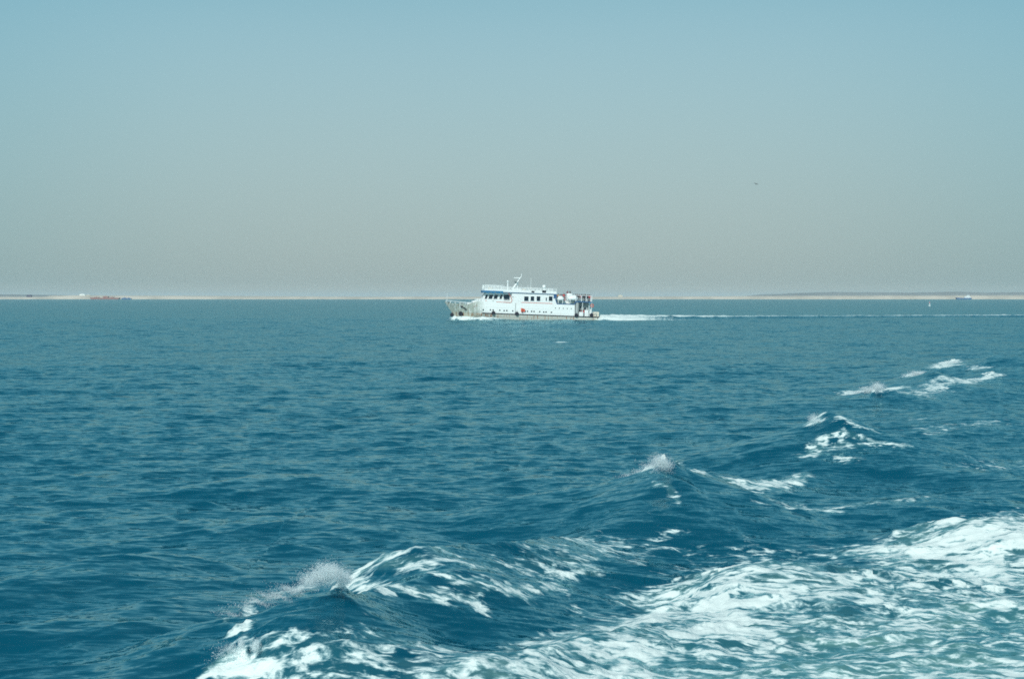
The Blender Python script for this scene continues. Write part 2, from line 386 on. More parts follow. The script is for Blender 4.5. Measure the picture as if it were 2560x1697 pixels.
stroke([(550, 1665), (600, 1645), (680, 1645)], .85, .36)
stroke([(560, 1694), (640, 1668), (700, 1650)], .8, .3)
stroke([(850, 1590), (880, 1625), (960, 1645), (1060, 1672), (1150, 1690)], .56, .36)
stroke([(1250, 1672), (1400, 1635), (1550, 1600), (1700, 1505), (1850, 1455)], .80, .45)
stroke([(860, 1575), (1000, 1590), (1120, 1625), (1280, 1640)], .40, .5)
# streaks on wave A and the hollow behind it
stroke([(700, 1482), (770, 1462), (845, 1446), (900, 1458), (960, 1478)], 0.69, .20)
stroke([(560, 1556), (640, 1513), (700, 1492)], 0.54, .16)
stroke([(900, 1432), (960, 1404), (1075, 1374), (1130, 1380)], 0.71, .34)
stroke([(960, 1415), (1060, 1430), (1160, 1462), (1290, 1475)], 0.66, .45)
stroke([(880, 1450), (980, 1468), (1080, 1485), (1180, 1488)], 0.60, .35)
stroke([(1080, 1385), (1180, 1410), (1290, 1400), (1420, 1380), (1490, 1352)], 0.50, .8)
stroke([(1190, 1475), (1330, 1470), (1430, 1445), (1490, 1420)], 0.60, .30)
stroke([(1350, 1410), (1430, 1395), (1480, 1385)], 0.56, .4)
stroke([(1370, 1440), (1480, 1420)], 0.58, .4)
stroke([(1580, 1396), (1640, 1362), (1685, 1342)], 0.44, .5)
# wave B
stroke([(1580, 1192), (1630, 1185), (1665, 1162)], 0.83, .45)
stroke([(1668, 1162), (1730, 1178), (1820, 1198), (1900, 1206), (2005, 1186)], 0.71, .50)
stroke([(1760, 1190), (1850, 1212), (1930, 1206)], 0.56, .7)
stroke([(1645, 1218), (1680, 1230), (1692, 1244)], .56, .24)
stroke([(1690, 1176), (1760, 1192), (1850, 1210), (1940, 1206), (2010, 1190)], .74, .40)
stroke([(1400, 1390), (1480, 1375), (1540, 1352)], .5, .5)
# wave C
stroke([(2034, 1070), (2042, 1058), (2060, 1052)], 0.71, .45)
stroke([(2100, 1066), (2150, 1080), (2182, 1084)], 0.64, .4)
stroke([(2020, 1134), (2070, 1106), (2115, 1096), (2190, 1106), (2262, 1116)], .62, .42)
stroke([(2070, 1115), (2110, 1108), (2140, 1112)], .56, .4)
stroke([(2115, 1156), (2140, 1152)], 0.49, .5)
# far crests
stroke([(2146, 980), (2180, 974), (2210, 978)], 0.91, 1.5)
stroke([(2272, 942), (2300, 934), (2318, 934)], 0.86, 1.0)
stroke([(2335, 938), (2350, 942)], 0.54, 1.2)
stroke([(2280, 988), (2325, 970), (2350, 960), (2376, 958)], 0.69, 1.2)
stroke([(2368, 913), (2388, 907)], 0.91, 1.3)
stroke([(2408, 956), (2440, 948), (2476, 938)], 0.73, 1.0)
stroke([(2433, 920), (2458, 920)], 0.64, .9)
stroke([(2060, 1273), (2127, 1260), (2217, 1250), (2311, 1233)], 0.54, .45)
stroke([(1940, 1255), (2000, 1262)], 0.41, .9)
stroke([(2300, 1078), (2400, 1062), (2500, 1052)], 0.41, 1.3)
stroke([(2400, 1160), (2560, 1158)], 0.41, .8)
stroke([(2302, 1046), (2312, 1046)], 0.66, .5)
stroke([(1740, 1385), (1900, 1372), (2000, 1400), (2100, 1420)], 0.41, .7)
stroke([(1396, 856), (1406, 855)], 0.91, .9)

for hd in [(q_[0], q_[1], q_[2], q_[3] * .8, q_[4] * .8, q_[5] * .8) for q_ in ((846, 1446, .85, .17, .20, .22), (812, 1450, .82, .18, .2, .22), (776, 1462, .76, .18, .2, .16), 
           (1655, 1168, .82, .18, .25, .24), (1632, 1182, .6, .24, .25, .18), (1602, 1192, .3, .28, .25, .10),
           (2040, 1068, .62, .14, .3, .26), (2056, 1060, .72, .25, .3, .08),
           (2192, 976, .48, .32, .5, .42), (2168, 984, .28, .45, .5, .24), (2304, 938, .50, .42, .5, .22), (2284, 943, .34, .4, .5, .18),
           (2384, 912, .34, .42, .6, .28), (2368, 915, .22, .35, .6, .15), (2470, 938, .36, .5, .6, .15),
           (600, 1640, .22, .22, .2, .10))]:
    head(*hd)

# --- the other ship's bow wave, side wash and long wake (all at its own distance)
PXM = 5.377 * 10.46
SHIP_D = 342.0; SHIP_YAW = math.radians(5.0)
ship_c = Vector(((1313.2 - CX) / F * SHIP_D, SHIP_D, 0))
def ship_pt(x, y):            # ship-local metres -> world
    return ship_c.x + x * math.cos(SHIP_YAW) - y * math.sin(SHIP_YAW), ship_c.y + x * math.sin(SHIP_YAW) + y * math.cos(SHIP_YAW)
msk = (Y > 318) & (Y < 520) & (np.abs(A) < .45)
x, y = X[msk], Y[msk]
lx = (x - ship_c.x) * math.cos(SHIP_YAW) + (y - ship_c.y) * math.sin(SHIP_YAW)
ly = -(x - ship_c.x) * math.sin(SHIP_YAW) + (y - ship_c.y) * math.cos(SHIP_YAW)
add = np.zeros_like(x); fo = np.zeros_like(x)
HB = 3.7
# half-beam at the waterline
hb = HB * np.clip((lx + 17.0) / 9.0, 0, 1) ** .6
for sgn in (-1, 1):
    d = sgn * ly - hb
    env = np.exp(-((lx + 15.4) / 2.0) ** 2) * .55 + .62 * np.exp(-((lx + 10.5) / 4.5) ** 2) + .18 * (np.abs(lx + 3) < 16)
    n_ = fbm(lx / 1.3, ly / .8, 5, 3)
    add += env * (.75 + .5 * n_) * np.exp(-(np.clip(d, -1.5, 99) / .9) ** 2) * (lx > -19) * (lx < 18)
    fo = np.maximum(fo, np.clip(1.5 * env + .1 - np.clip(d, 0, 99) / 1.8, 0, 1) * (lx > -19) * (lx < 2.5) * (d > -1.5))
    fo = np.maximum(fo, .62 * (np.abs(d - .1) < .55) * (lx > 0) * (lx < 18))
# stern: boiling wash, then a crest line curving away to the right
wl = lx - 17.2
yc = np.where(wl > 0, 62 * (1 - np.exp(-np.clip(wl, 0, 999) / 75)), 0)        # the ship has been turning
wid = 2.6 + 1.0 * np.exp(-np.clip(wl, 0, 999) / 40)
n_ = fbm(lx / 3.0, ly / 1.2, 15, 4)
wp_ = np.clip(wl, 0, 999)
hump = (.85 * np.exp(-wp_ / 26) + .50) * np.clip(wl / 1.5, 0, 1) * (.75 + .5 * n_)
arm = np.exp(-((ly - yc) / wid) ** 2)
wash = np.clip((ly + 3.4) / 1.5, 0, 1) * np.clip((yc + 2 - ly) / 2.0, 0, 1) * np.exp(-wp_ / 24)
add += np.where(wl > 0, np.maximum(hump * arm, (1.15 * np.exp(-wp_ / 16)) * wash * np.clip(wl / 1.5, 0, 1) * (.7 + .6 * n_)) - .12 * np.exp(-((ly - yc + wid * 2.2) / wid) ** 2), 0)
gaps = .5 + .5 * np.sin(wl / 17 + 1.2 * np.sin(wl / 31))
fo2 = np.clip(1.4 - np.abs(ly - yc + .05 * wid) / (wid * .6), 0, 1) * np.clip(wl / .5, 0, 1)
fo2 *= np.clip(.8 * np.exp(-np.clip(wl - 10, 0, 999) / 14) + .70 + .30 * gaps - .0005 * wl, 0, 1)
fo2 = np.maximum(fo2, np.clip((ly + 4.6) / 1.0, 0, 1) * np.clip((yc + 2 - ly) / 1.0, 0, 1) * np.clip(2.2 * np.exp(-wp_ / 15) - .15, 0, 1))
fo = np.maximum(fo, np.where(wl > 0, fo2, 0))
H[msk] += add; FOAM[msk] = np.maximum(FOAM[msk], fo)

# lumpy relief where foam is thick (near water only)
ms = (FOAM > .05) & (R < 150)
fx, fy = X[ms], Y[ms]
lump = fbm(fx / .45, fy / .30, 201, 5) - .5
H[ms] += lump * .20 * np.clip(FOAM[ms], 0, 1)
# wrinkles between, running along the crests
ms = (R < 150) & (R > 16)
fx, fy = X[ms], Y[ms]
fy2 = fy + (fbm(fx / 3, fy / 3, 77, 3) - .5) * 2.0 - .2 * fx + 2.2 * HR[ms]
wr = np.abs(fbm(fx / 1.5, fy2 / .42, 301, 4) - .5)
wr2 = np.abs(fbm(fx / .9, fy2 / .17, 321, 3) - .5)
H[ms] += (wr * .10 * np.clip(1.6 - SPC[ms] / .25, 0, 1) + wr2 * .045 * np.clip(1.6 - SPC[ms] / .10, 0, 1)).astype(np.float32)

Z = H
Z[-8:] = 0
FOAM *= 1 - .16 * AER
AER = np.maximum(AER, .6 * np.clip((FOAM - .42) * 3.5, 0, 1) * (R < 60))
MIC = np.sqrt(np.clip(VAR, 0, None)) + .055
PX_, PY_ = X + np.where(R < 500, DX, 0), Y + np.where(R < 500, DY, 0)
co = np.stack([PX_, PY_, Z], -1).reshape(-1, 3).astype(np.float32)
co = np.concatenate([co, np.array([[0, 0, 0]], np.float32)])
i, j = np.meshgrid(np.arange(NR - 1), np.arange(NC), indexing='ij')
j2 = (j + 1) % NC
quads = np.stack([i * NC + j, (i + 1) * NC + j, (i + 1) * NC + j2, i * NC + j2], -1).reshape(-1, 4)[:, ::-1]
jj = np.arange(NC); tris = np.stack([np.full(NC, NR * NC), jj, (jj + 1) % NC], -1)[:, ::-1]
me = bpy.data.meshes.new('sea')
nq, ntri = len(quads), len(tris)
me.vertices.add(len(co)); me.vertices.foreach_set('co', co.ravel())
me.loops.add(nq * 4 + ntri * 3); me.loops.foreach_set('vertex_index', np.concatenate([quads.ravel(), tris.ravel()]).astype(np.int32))
me.polygons.add(nq + ntri)
me.polygons.foreach_set('loop_start', np.concatenate([np.arange(nq) * 4, nq * 4 + np.arange(ntri) * 3]).astype(np.int32))
me.update(calc_edges=True)
me.shade_smooth()
for nm, arr in (('foam', FOAM), ('aerated', AER), ('micro', MIC)):
    at_ = me.attributes.new(nm, 'FLOAT', 'POINT'); at_.data.foreach_set('value', np.append(arr.ravel(), 0).astype(np.float32))
sea = bpy.data.objects.new('sea', me); SC.collection.objects.link(sea)
tag(sea, 'deep teal choppy sea with white wake foam in the foreground', 'sea', kind='structure')

# --- water and foam material
m, t, b = newmat('sea_water')
g = node(t, 'ShaderNodeNewGeometry'); pos = g.outputs['Position']
aF = node(t, 'ShaderNodeAttribute', attribute_name='foam').outputs['Fac']
aA = node(t, 'ShaderNodeAttribute', attribute_name='aerated').outputs['Fac']
aM = node(t, 'ShaderNodeAttribute', attribute_name='micro').outputs['Fac']
sp3 = node(t, 'ShaderNodeSeparateXYZ', {0: pos})
rpos = node(t, 'ShaderNodeCombineXYZ', {0: sp3.outputs[0], 1: M(t, 'ADD', sp3.outputs[1], M(t, 'MULTIPLY', sp3.outputs[2], 2.0)), 2: 0.0}).outputs[0]
def slopes(scx, scy, amp, detail, seedoff):
    mp = node(t, 'ShaderNodeMapping', {0: rpos, 1: (seedoff, seedoff * 1.7, 0), 2: (0, 0, math.radians(6)), 3: (scx, scy, .4)})
    n = node(t, 'ShaderNodeTexNoise', {'Vector': mp.outputs[0], 'Scale': 1.0, 'Detail': detail, 'Roughness': .6})
    s_ = node(t, 'ShaderNodeVectorMath', {0: n.outputs['Color'], 1: (.5, .5, .5)}, operation='SUBTRACT')
    s2 = node(t, 'ShaderNodeVectorMath', {0: s_.outputs[0], 1: (.75 * amp, 1.25 * amp, 0)}, operation='MULTIPLY')
    return s2.outputs[0]
v1 = slopes(1.8, 6.0, 1.25, 7.0, 3.1); v2 = slopes(.35, 1.3, .55, 3.0, 11.3)
vs = node(t, 'ShaderNodeVectorMath', {0: v1, 1: v2}, operation='ADD').outputs[0]
sc_ = node(t, 'ShaderNodeVectorMath', {0: vs, 'Scale': M(t, 'ADD', M(t, 'MULTIPLY', aM, 5.5), .28)}, operation='SCALE').outputs[0]
nn = node(t, 'ShaderNodeVectorMath', {0: g.outputs['Normal'], 1: sc_}, operation='ADD').outputs[0]
nn = node(t, 'ShaderNodeVectorMath', {0: nn}, operation='NORMALIZE').outputs[0]
nG = node(t, 'ShaderNodeTexNoise', {'Vector': node(t, 'ShaderNodeMapping', {0: pos, 3: (.35, .8, .3)}).outputs[0], 'Scale': 1.0, 'Detail': 6.0, 'Distortion': .6})
acol = mixc(t, smooth(t, nG.outputs[0], .38, .62), (.04, .17, .19), (.14, .30, .27))
base = mixc(t, M(t, 'MULTIPLY', aA, .8), (.0005, .059, .099), acol)
L(t, base, b.inputs['Base Color']); b.inputs['Specular IOR Level'].default_value = 0; b.inputs['Roughness'].default_value = .8
L(t, nn, b.inputs['Normal'])
gl = node(t, 'ShaderNodeBsdfGlossy', {'Color': (.62, .96, 1.0, 1), 'Roughness': .09, 'Normal': nn})
fr = node(t, 'ShaderNodeFresnel', {'IOR': 1.33, 'Normal': nn}).outputs[0]
fr = M(t, 'MULTIPLY', fr, M(t, 'DIVIDE', 3.3, M(t, 'ADD', 1.0, M(t, 'MULTIPLY', fr, 3.5))))      # a rough sea never mirrors fully
wat = node(t, 'ShaderNodeMixShader', {0: fr, 1: b.outputs[0], 2: gl.outputs[0]})
# foam: streaky lace thresholded by density
warp = node(t, 'ShaderNodeTexNoise', {'Vector': pos, 'Scale': .55, 'Detail': 3.0})
wv = node(t, 'ShaderNodeVectorMath', {0: warp.outputs['Color'], 1: (1.1, .8, 0)}, operation='MULTIPLY').outputs[0]
wp = node(t, 'ShaderNodeVectorMath', {0: pos, 1: wv}, operation='ADD').outputs[0]
mp1 = node(t, 'ShaderNodeMapping', {0: wp, 2: (0, 0, math.radians(-10)), 3: (.85, 2.1, .8)})
nA = node(t, 'ShaderNodeTexNoise', {'Vector': mp1.outputs[0], 'Scale': 1.0, 'Detail': 12.0, 'Roughness': .64, 'Distortion': .2})
mp2 = node(t, 'ShaderNodeMapping', {0: wp, 2: (0, 0, math.radians(-6)), 3: (3.2, 7.0, 2.6)})
nB = node(t, 'ShaderNodeTexNoise', {'Vector': mp2.outputs[0], 'Scale': 1.0, 'Detail': 8.0, 'Roughness': .6, 'Distortion': .25})
vor = node(t, 'ShaderNodeTexVoronoi', {'Vector': mp2.outputs[0], 'Scale': .8}, feature='SMOOTH_F1')
nv = M(t, 'ADD', M(t, 'MULTIPLY', M(t, 'SUBTRACT', nA.outputs[0], .5), 1.7), M(t, 'ADD', M(t, 'MULTIPLY', M(t, 'SUBTRACT', nB.outputs[0], .5), 2.1), M(t, 'ADD', M(t, 'MULTIPLY', vor.outputs['Distance'], .22), .40)))
thr = M(t, 'SUBTRACT', 1.02, aF)
dlt = M(t, 'SUBTRACT', nv, thr)
mask = M(t, 'MULTIPLY', smooth(t, dlt, -.14, .30), smooth(t, aF, .02, .3))
fb = node(t, 'ShaderNodeBsdfPrincipled', {'Base Color': (.78, .85, .84, 1), 'Roughness': .75})
fine = node(t, 'ShaderNodeTexNoise', {'Vector': wp, 'Scale': 7.0, 'Detail': 8.0, 'Roughness': .65})
bmp = node(t, 'ShaderNodeBump', {'Strength': .55, 'Distance': .06, 'Height': M(t, 'ADD', fine.outputs[0], nA.outputs[0])})
L(t, bmp.outputs[0], fb.inputs['Normal'])
fcol = mixc(t, smooth(t, dlt, -.05, .35), (.30, .52, .55), (.72, .82, .79)); L(t, fcol, fb.inputs['Base Color'])
ms_ = node(t, 'ShaderNodeMixShader', {0: mask, 1: wat.outputs[0], 2: fb.outputs[0]})
L(t, ms_.outputs[0], t.nodes['Material Output'].inputs['Surface'])
me.materials.append(m)

# ------------------------------------------------------------------ spray thrown up by the breaking crests
sm, st, sb = newmat('spray_water')
tr_ = node(st, 'ShaderNodeBsdfTranslucent', {'Color': (.93, .98, .98, 1)}); df_ = node(st, 'ShaderNodeBsdfDiffuse', {'Color': (.93, .98, .98, 1)})
mxs = node(st, 'ShaderNodeMixShader', {0: .5, 1: df_.outputs[0], 2: tr_.outputs[0]}); tp_ = node(st, 'ShaderNodeBsdfTransparent'); mxt = node(st, 'ShaderNodeMixShader', {0: .72, 1: mxs.outputs[0], 2: tp_.outputs[0]})
L(st, mxt.outputs[0], st.nodes['Material Output'].inputs['Surface']); st.nodes.remove(sb)
def spray(name, label, blobs, n, size, seed):
    """blobs: (px, py, height, spread x/y/z in metres, weight)"""
    r = np.random.default_rng(seed); ws = np.array([q[4] for q in blobs], float); ws /= ws.sum()
    idx = r.choice(len(blobs), n, p=ws); V = np.empty((n, 3))
    for k, (px, py, z, sp, wt) in enumerate(blobs):
        mk = idx == k; c = at(px, py, z * GW)
        q = np.clip(r.normal(0, 1, (mk.sum(), 3)), -1.9, 1.9); q[:, 0] -= .35 * np.clip(q[:, 2], 0, 2); V[mk] = np.array(c) + q * np.array(sp) * (.35 + .65 * r.random((mk.sum(), 1)))
    V[:, 2] += .03 * (np.sin(V[:, 0] * 9 + V[:, 1] * 4) + np.sin(V[:, 0] * 17 + V[:, 1] * 11))
    s = size * (.35 + r.random(n) ** 3 * 1.6)
    octa = np.array([[1, 0, 0], [-1, 0, 0], [0, 1, 0], [0, -1, 0], [0, 0, 1], [0, 0, -1]], float)
    of = np.array([[0, 2, 4], [2, 1, 4], [1, 3, 4], [3, 0, 4], [2, 0, 5], [1, 2, 5], [3, 1, 5], [0, 3, 5]])
    st_ = 1 + r.random((n, 1, 3)) * .8
    vv = (V[:, None, :] + octa[None] * s[:, None, None] * st_).reshape(-1, 3)
    ff = (of[None] + 6 * np.arange(n)[:, None, None]).reshape(-1, 3)
    me = bpy.data.meshes.new(name); me.vertices.add(len(vv)); me.vertices.foreach_set('co', vv.ravel().astype(np.float32))
    me.loops.add(ff.size); me.loops.foreach_set('vertex_index', ff.ravel().astype(np.int32))
    me.polygons.add(len(ff)); me.polygons.foreach_set('loop_start', (np.arange(len(ff)) * 3).astype(np.int32)); me.update(calc_edges=True)
    me.materials.append(sm); me.shade_smooth()
    o = bpy.data.objects.new(name, me); SC.collection.objects.link(o); tag(o, label, 'spray', kind='stuff'); return o
spray('spray', 'white spray thrown up on the nearest wave crest, lower centre', [(848, 1436, .95, (.13, .15, .09), 6), (826, 1432, 1.0, (.15, .15, .09), 6), (862, 1446, .88, (.07, .15, .06), 3), (800, 1442, .95, (.15, .15, .08), 4), (775, 1452, .88, (.14, .15, .08), 2.5),
      (735, 1470, .74, (.20, .15, .05), 2), (690, 1488, .64, (.22, .15, .04), 1.6), (640, 1507, .56, (.25, .15, .035), 1.3), (590, 1532, .46, (.25, .15, .03), .7)], 36000, .0036, 1)
spray('spray', 'white spray curling off the second wave crest, right of centre', [(1655, 1158, .96, (.17, .2, .12), 5), (1640, 1170, .8, (.22, .2, .09), 4), (1618, 1186, .5, (.22, .2, .06), 4), (1590, 1193, .3, (.28, .2, .04), 2)], 30000, .0050, 2)
spray('spray', 'small white spray on the third wave crest', [(2038, 1060, .75, (.12, .2, .2), 3), (2052, 1054, .85, (.25, .2, .08), 1.4)], 9000, .0065, 3)
spray('spray', 'white spray tuft on the fourth wave crest, lowest of the far ones', [(2196, 968, .65, (.22, .3, .16), 3), (2180, 976, .42, (.36, .3, .13), 4), (2160, 982, .22, (.35, .3, .06), 2)], 12000, .010, 4)
spray('spray', 'white spray tuft on the fifth crest, left of its dark peak', [(2300, 934, .6, (.35, .3, .10), 3), (2284, 940, .4, (.35, .3, .07), 3)], 8000, .011, 6)
spray('spray', 'small white spray tuft farthest off along the line of wake crests', [(2384, 908, .5, (.38, .3, .12), 3), (2370, 912, .35, (.35, .3, .08), 2)], 6000, .012, 7)
spray('spray', 'spray along the tumbling foam front in the lower left foreground', [(600, 1630, .34, (.20, .2, .06), 3), (640, 1614, .44, (.04, .1, .05), 1), (604, 1618, .44, (.03, .1, .05), .6), (570, 1652, .25, (.15, .2, .05), 2), (780, 1618, .34, (.3, .15, .03), 1)], 20000, .0036, 5)

# ------------------------------------------------------------------ passenger ship
def sx(c): return (c - 1200) / PXM
def sz(cx_, cy_): return (700 - (cy_ - .038 * (cx_ - 1200))) / PXM
ship = empty('passenger_ship', (ship_c.x, ship_c.y + HB, .0), (0, math.radians(2.15), SHIP_YAW),
             label='white passenger ship with blue trim heading left across the sea', cat='ship')
# hull paint: white above, stained plating at the bow and along the boot, rust streaks
m, t, b = newmat('ship_hull_paint')
tcn = node(t, 'ShaderNodeTexCoord'); ob = tcn.outputs['Object']; s3 = node(t, 'ShaderNodeSeparateXYZ', {0: ob})
xo, zo = s3.outputs['X'], s3.outputs['Z']
n1 = node(t, 'ShaderNodeTexNoise', {'Vector': ob, 'Scale': .9, 'Detail': 8.0, 'Roughness': .65})
mpv = node(t, 'ShaderNodeMapping', {0: ob, 3: (3.2, 1, .28)}); n2 = node(t, 'ShaderNodeTexNoise', {'Vector': mpv.outputs[0], 'Scale': 1.0, 'Detail': 5.0})
c = mixc(t, n1.outputs[0], (.76, .83, .82), (.82, .87, .85))
bow = smooth(t, M(t, 'ADD', xo, M(t, 'MULTIPLY', M(t, 'SUBTRACT', n1.outputs[0], .5), 4.0)), -9.0, -13.5)
c = mixc(t, M(t, 'MULTIPLY', bow, smooth(t, n2.outputs[0], .22, .55)), c, (.38, .43, .37))
wk = node(t, 'ShaderNodeMapping', {0: ob, 3: (5.5, 1, .35), 1: (3, 0, 0)}); nw = node(t, 'ShaderNodeTexNoise', {'Vector': wk.outputs[0], 'Scale': 1.0, 'Detail': 4.0})
c = mixc(t, M(t, 'MULTIPLY', smooth(t, nw.outputs[0], .56, .72), .30), c, (.45, .34, .22))
boot = smooth(t, zo, 1.32, 1.22)
c = mixc(t, M(t, 'MULTIPLY', boot, .65), c, (.50, .48, .38))
str_ = M(t, 'MULTIPLY', smooth(t, n2.outputs[0], .57, .66), boot)
c = mixc(t, M(t, 'MULTIPLY', str_, .85), c, (.34, .13, .05))
n3 = node(t, 'ShaderNodeTexNoise', {'Vector': ob, 'Scale': 2.1, 'Detail': 6.0})
c = mixc(t, M(t, 'MULTIPLY', smooth(t, n3.outputs[0], .58, .68), M(t, 'MULTIPLY', bow, .8)), c, (.20, .10, .06))
seam = M(t, 'LESS_THAN', M(t, 'ABSOLUTE', M(t, 'SUBTRACT', zo, 2.72)), .03)
c = mixc(t, M(t, 'MULTIPLY', seam, .45), c, (.36, .42, .42))
L(t, c, b.inputs['Base Color']); b.inputs['Roughness'].default_value = .5
MAT['hull'] = m
XS = sx(2165)
def hull_top(x):
    pts = [(sx(60), 3.72), (sx(250), 3.45), (sx(440), 3.28), (sx(455), 3.35), (sx(520), 3.95), (sx(560), 4.08), (sx(1565), 4.08), (sx(1600), 4.12), (sx(1846), 4.12), (sx(1853), 1.36), (XS + 2, 1.36)]
    return float(np.interp(x, [p[0] for p in pts], [p[1] for p in pts]))
def stem_x(z):
    return float(np.interp(z, [-1.6, 0, .6, 1.4, 3.75], [sx(300), sx(232), sx(216), sx(185), sx(86)]))
def half(x, z):
    L0 = stem_x(z); s_ = max(0, (x - L0))
    full = np.interp(z, [-1.6, -.6, .6, 1.5], [1.4, 3.2, 3.75, 3.85]); run = np.interp(z, [-1.6, 0, 1.4, 3.7], [13, 11.5, 9.5, 7.5])
    f_ = min(1, s_ / run); v = full * (1 - (1 - f_) ** 2.1)
    aft = max(0, x - (XS - 6)) / 6
    return max(.03, v * (1 - .14 * aft ** 2 - (.25 * aft if z < -.3 else 0)))
us = np.concatenate([np.linspace(0, .25, 14)[:-1], np.linspace(.25, 1, 44)])
for extra in (1565, 1600, 1846, 1853): us = np.append(us, (sx(extra) - sx(150)) / (XS - sx(150)))
us = np.sort(us); ks = np.array([0, .25, .45, .62, .72, .8, .87, .93, 1.0])
mb = MB(); vs = []; nk = len(ks)
for sgn in (-1, 1):
    for u in us:
        x0 = sx(150) + (XS - sx(150)) * u
        zt = hull_top(x0 if u > .02 else sx(95))
        for k_ in ks:
            z = -1.6 + (zt + 1.6) * k_
            st_x = stem_x(z); x = st_x + (XS - st_x) * u if u < .25 else x0 * 1.0
            if u < .25:
                blend = (u / .25); xa = st_x + (XS - st_x) * u; x = xa * (1 - blend ** 2) + x0 * blend ** 2
            vs.append((x, sgn * half(x, z), z))
nu = len(us); fs = []
for s_ in range(2):
    o_ = s_ * nu * nk
    for i_ in range(nu - 1):
        for k_ in range(nk - 1):
            a = o_ + i_ * nk + k_; fs.append((a, a + nk, a + nk + 1, a + 1))
o2 = nu * nk
for i_ in range(nu - 1): fs.append((i_ * nk, (i_ + 1) * nk, o2 + (i_ + 1) * nk, o2 + i_ * nk))          # bottom
for k_ in range(nk - 1):
    fs.append((k_, k_ + 1, o2 + k_ + 1, o2 + k_)); a = (nu - 1) * nk + k_; fs.append((a, a + 1, o2 + a + 1, o2 + a))   # stem strip, transom
mb.add(vs, fs); hull = mb.build('hull', MAT['hull'], ship)
# decks (inside the plating)
def deck(name, c0, c1, z, mat, inset=.06, th=.12):
    q = MB(); xs = np.linspace(sx(c0), sx(c1), 16); top = []; n_ = len(xs)
    pts = [(x, -(half(x, z) - inset)) for x in xs] + [(x, half(x, z) - inset) for x in xs[::-1]]
    q.add([(x, y, z) for x, y in pts] + [(x, y, z - th) for x, y in pts],
          [(i_, i_ + 1, 2 * n_ - 2 - i_, 2 * n_ - 1 - i_) for i_ in range(n_ - 1)] + [(2 * n_ + i_, 4 * n_ - 1 - i_, 4 * n_ - 2 - i_, 2 * n_ + i_ + 1) for i_ in range(n_ - 1)] +
          [(i_, 2 * n_ + i_, 2 * n_ + (i_ + 1) % (2 * n_), (i_ + 1) % (2 * n_)) for i_ in range(2 * n_)])
    return q.build(name, mat, ship)
deck('foredeck', 130, 520, 2.75, MAT['deck']); deck('upper_deck', 535, 1600, 4.0, MAT['deck']); deck('boat_deck', 1600, 1849, 4.02, MAT['deck'])
deck('aft_deck', 1850, 2160, 1.33, MAT['deck'])
# rubbing strake
for sgn in (-1, 1):
    q = MB(); pts = [(sx(c_), sgn * (half(sx(c_), 1.33) + .05), 1.33) for c_ in np.linspace(595, 2195, 40)]
    for a, b_ in zip(pts, pts[1:]):
        q.add([(a[0], a[1] - .07, a[2] - .09), (a[0], a[1] + .07, a[2] - .09), (a[0], a[1] + .07, a[2] + .09), (a[0], a[1] - .07, a[2] + .09),
               (b_[0], b_[1] - .07, b_[2] - .09), (b_[0], b_[1] + .07, b_[2] - .09), (b_[0], b_[1] + .07, b_[2] + .09), (b_[0], b_[1] - .07, b_[2] + .09)],
              [(0, 1, 5, 4), (1, 2, 6, 5), (2, 3, 7, 6), (3, 0, 4, 7)])
    q.build('rubbing_strake', MAT['black'], ship)
# portholes on both sides, each of them a ring with a dark light
def porthole(c_, z, r, mat=None):
    for sgn in (-1, 1):
        x = sx(c_); y = sgn * (half(x, z) + .0)
        q = MB(); q.tube((x, y - .02, z), (x, y + sgn * .05, z), r, n=12); p_ = q.build('porthole', MAT['grey'], ship)
        q = MB(); q.tube((x, y, z), (x, y + sgn * .065, z), r * .8, n=12); q.build('pane', MAT['glass'], p_)
for c_, y_ in ((607, 558), (703, 560), (740, 562), (830, 565), (889, 570), (925, 570), (1005, 574), (1176, 580), (1206, 580), (1262, 580), (1295, 582), (1372, 585), (1427, 590), (1458, 590), (1532, 594)):
    porthole(c_, sz(c_, y_), .19)
for c_ in (1583, 1637, 1690, 1745, 1800): porthole(c_, sz(c_, 536 + .04 * (c_ - 1583)), .13)
# seam / pipe on the side
q = MB(); q.tube((sx(1040), -half(sx(1040), 3) - .06, 1.45), (sx(1040), -half(sx(1040), 3) - .06, 4.0), .045); q.build('drain_pipe', MAT['grey'], ship)
# upper house: side walls with window openings are dark glass set in frames
Zr = 6.42
q = MB(); q.prism([(sx(985), 4.05), (sx(1604), 4.05), (sx(1558), Zr), (sx(985), Zr)], -3.78, 3.78); q.build('deckhouse', MAT['white'], ship)
def window(name, c0, c1, z0, z1, yy, lean=0.0, parent=ship, frame=MAT['white']):
    for sgn in (-1, 1):
        y = sgn * yy; q = MB(); a, b_ = sx(c0), sx(c1); f_ = .07
        def qd(x0, x1, za, zb, d):
            q.add([(x0 + lean * (za - z0), y, za), (x1 + lean * (za - z0), y, za), (x1 + lean * (zb - z0), y, zb), (x0 + lean * (zb - z0), y, zb),
                   (x0 + lean * (za - z0), y + sgn * d, za), (x1 + lean * (za - z0), y + sgn * d, za), (x1 + lean * (zb - z0), y + sgn * d, zb), (x0 + lean * (zb - z0), y + sgn * d, zb)],
                  [(0, 1, 2, 3), (4, 5, 6, 7), (0, 1, 5, 4), (1, 2, 6, 5), (2, 3, 7, 6), (3, 0, 4, 7)])
        qd(a - f_, b_ + f_, z0 - f_, z0, .05); qd(a - f_, b_ + f_, z1, z1 + f_, .05); qd(a - f_, a, z0, z1, .05); qd(b_, b_ + f_, z0, z1, .05)
        p_ = q.build(name, frame, parent)
        q = MB(); qd(a, b_, z0, z1, .02); q.build('pane', MAT['glass'], p_)
for c0, c1 in ((1155, 1214), (1243, 1290), (1324, 1374), (1490, 1540)):
    window('window', c0, c1, sz(c0, 440), sz(c0, 378), 3.78)
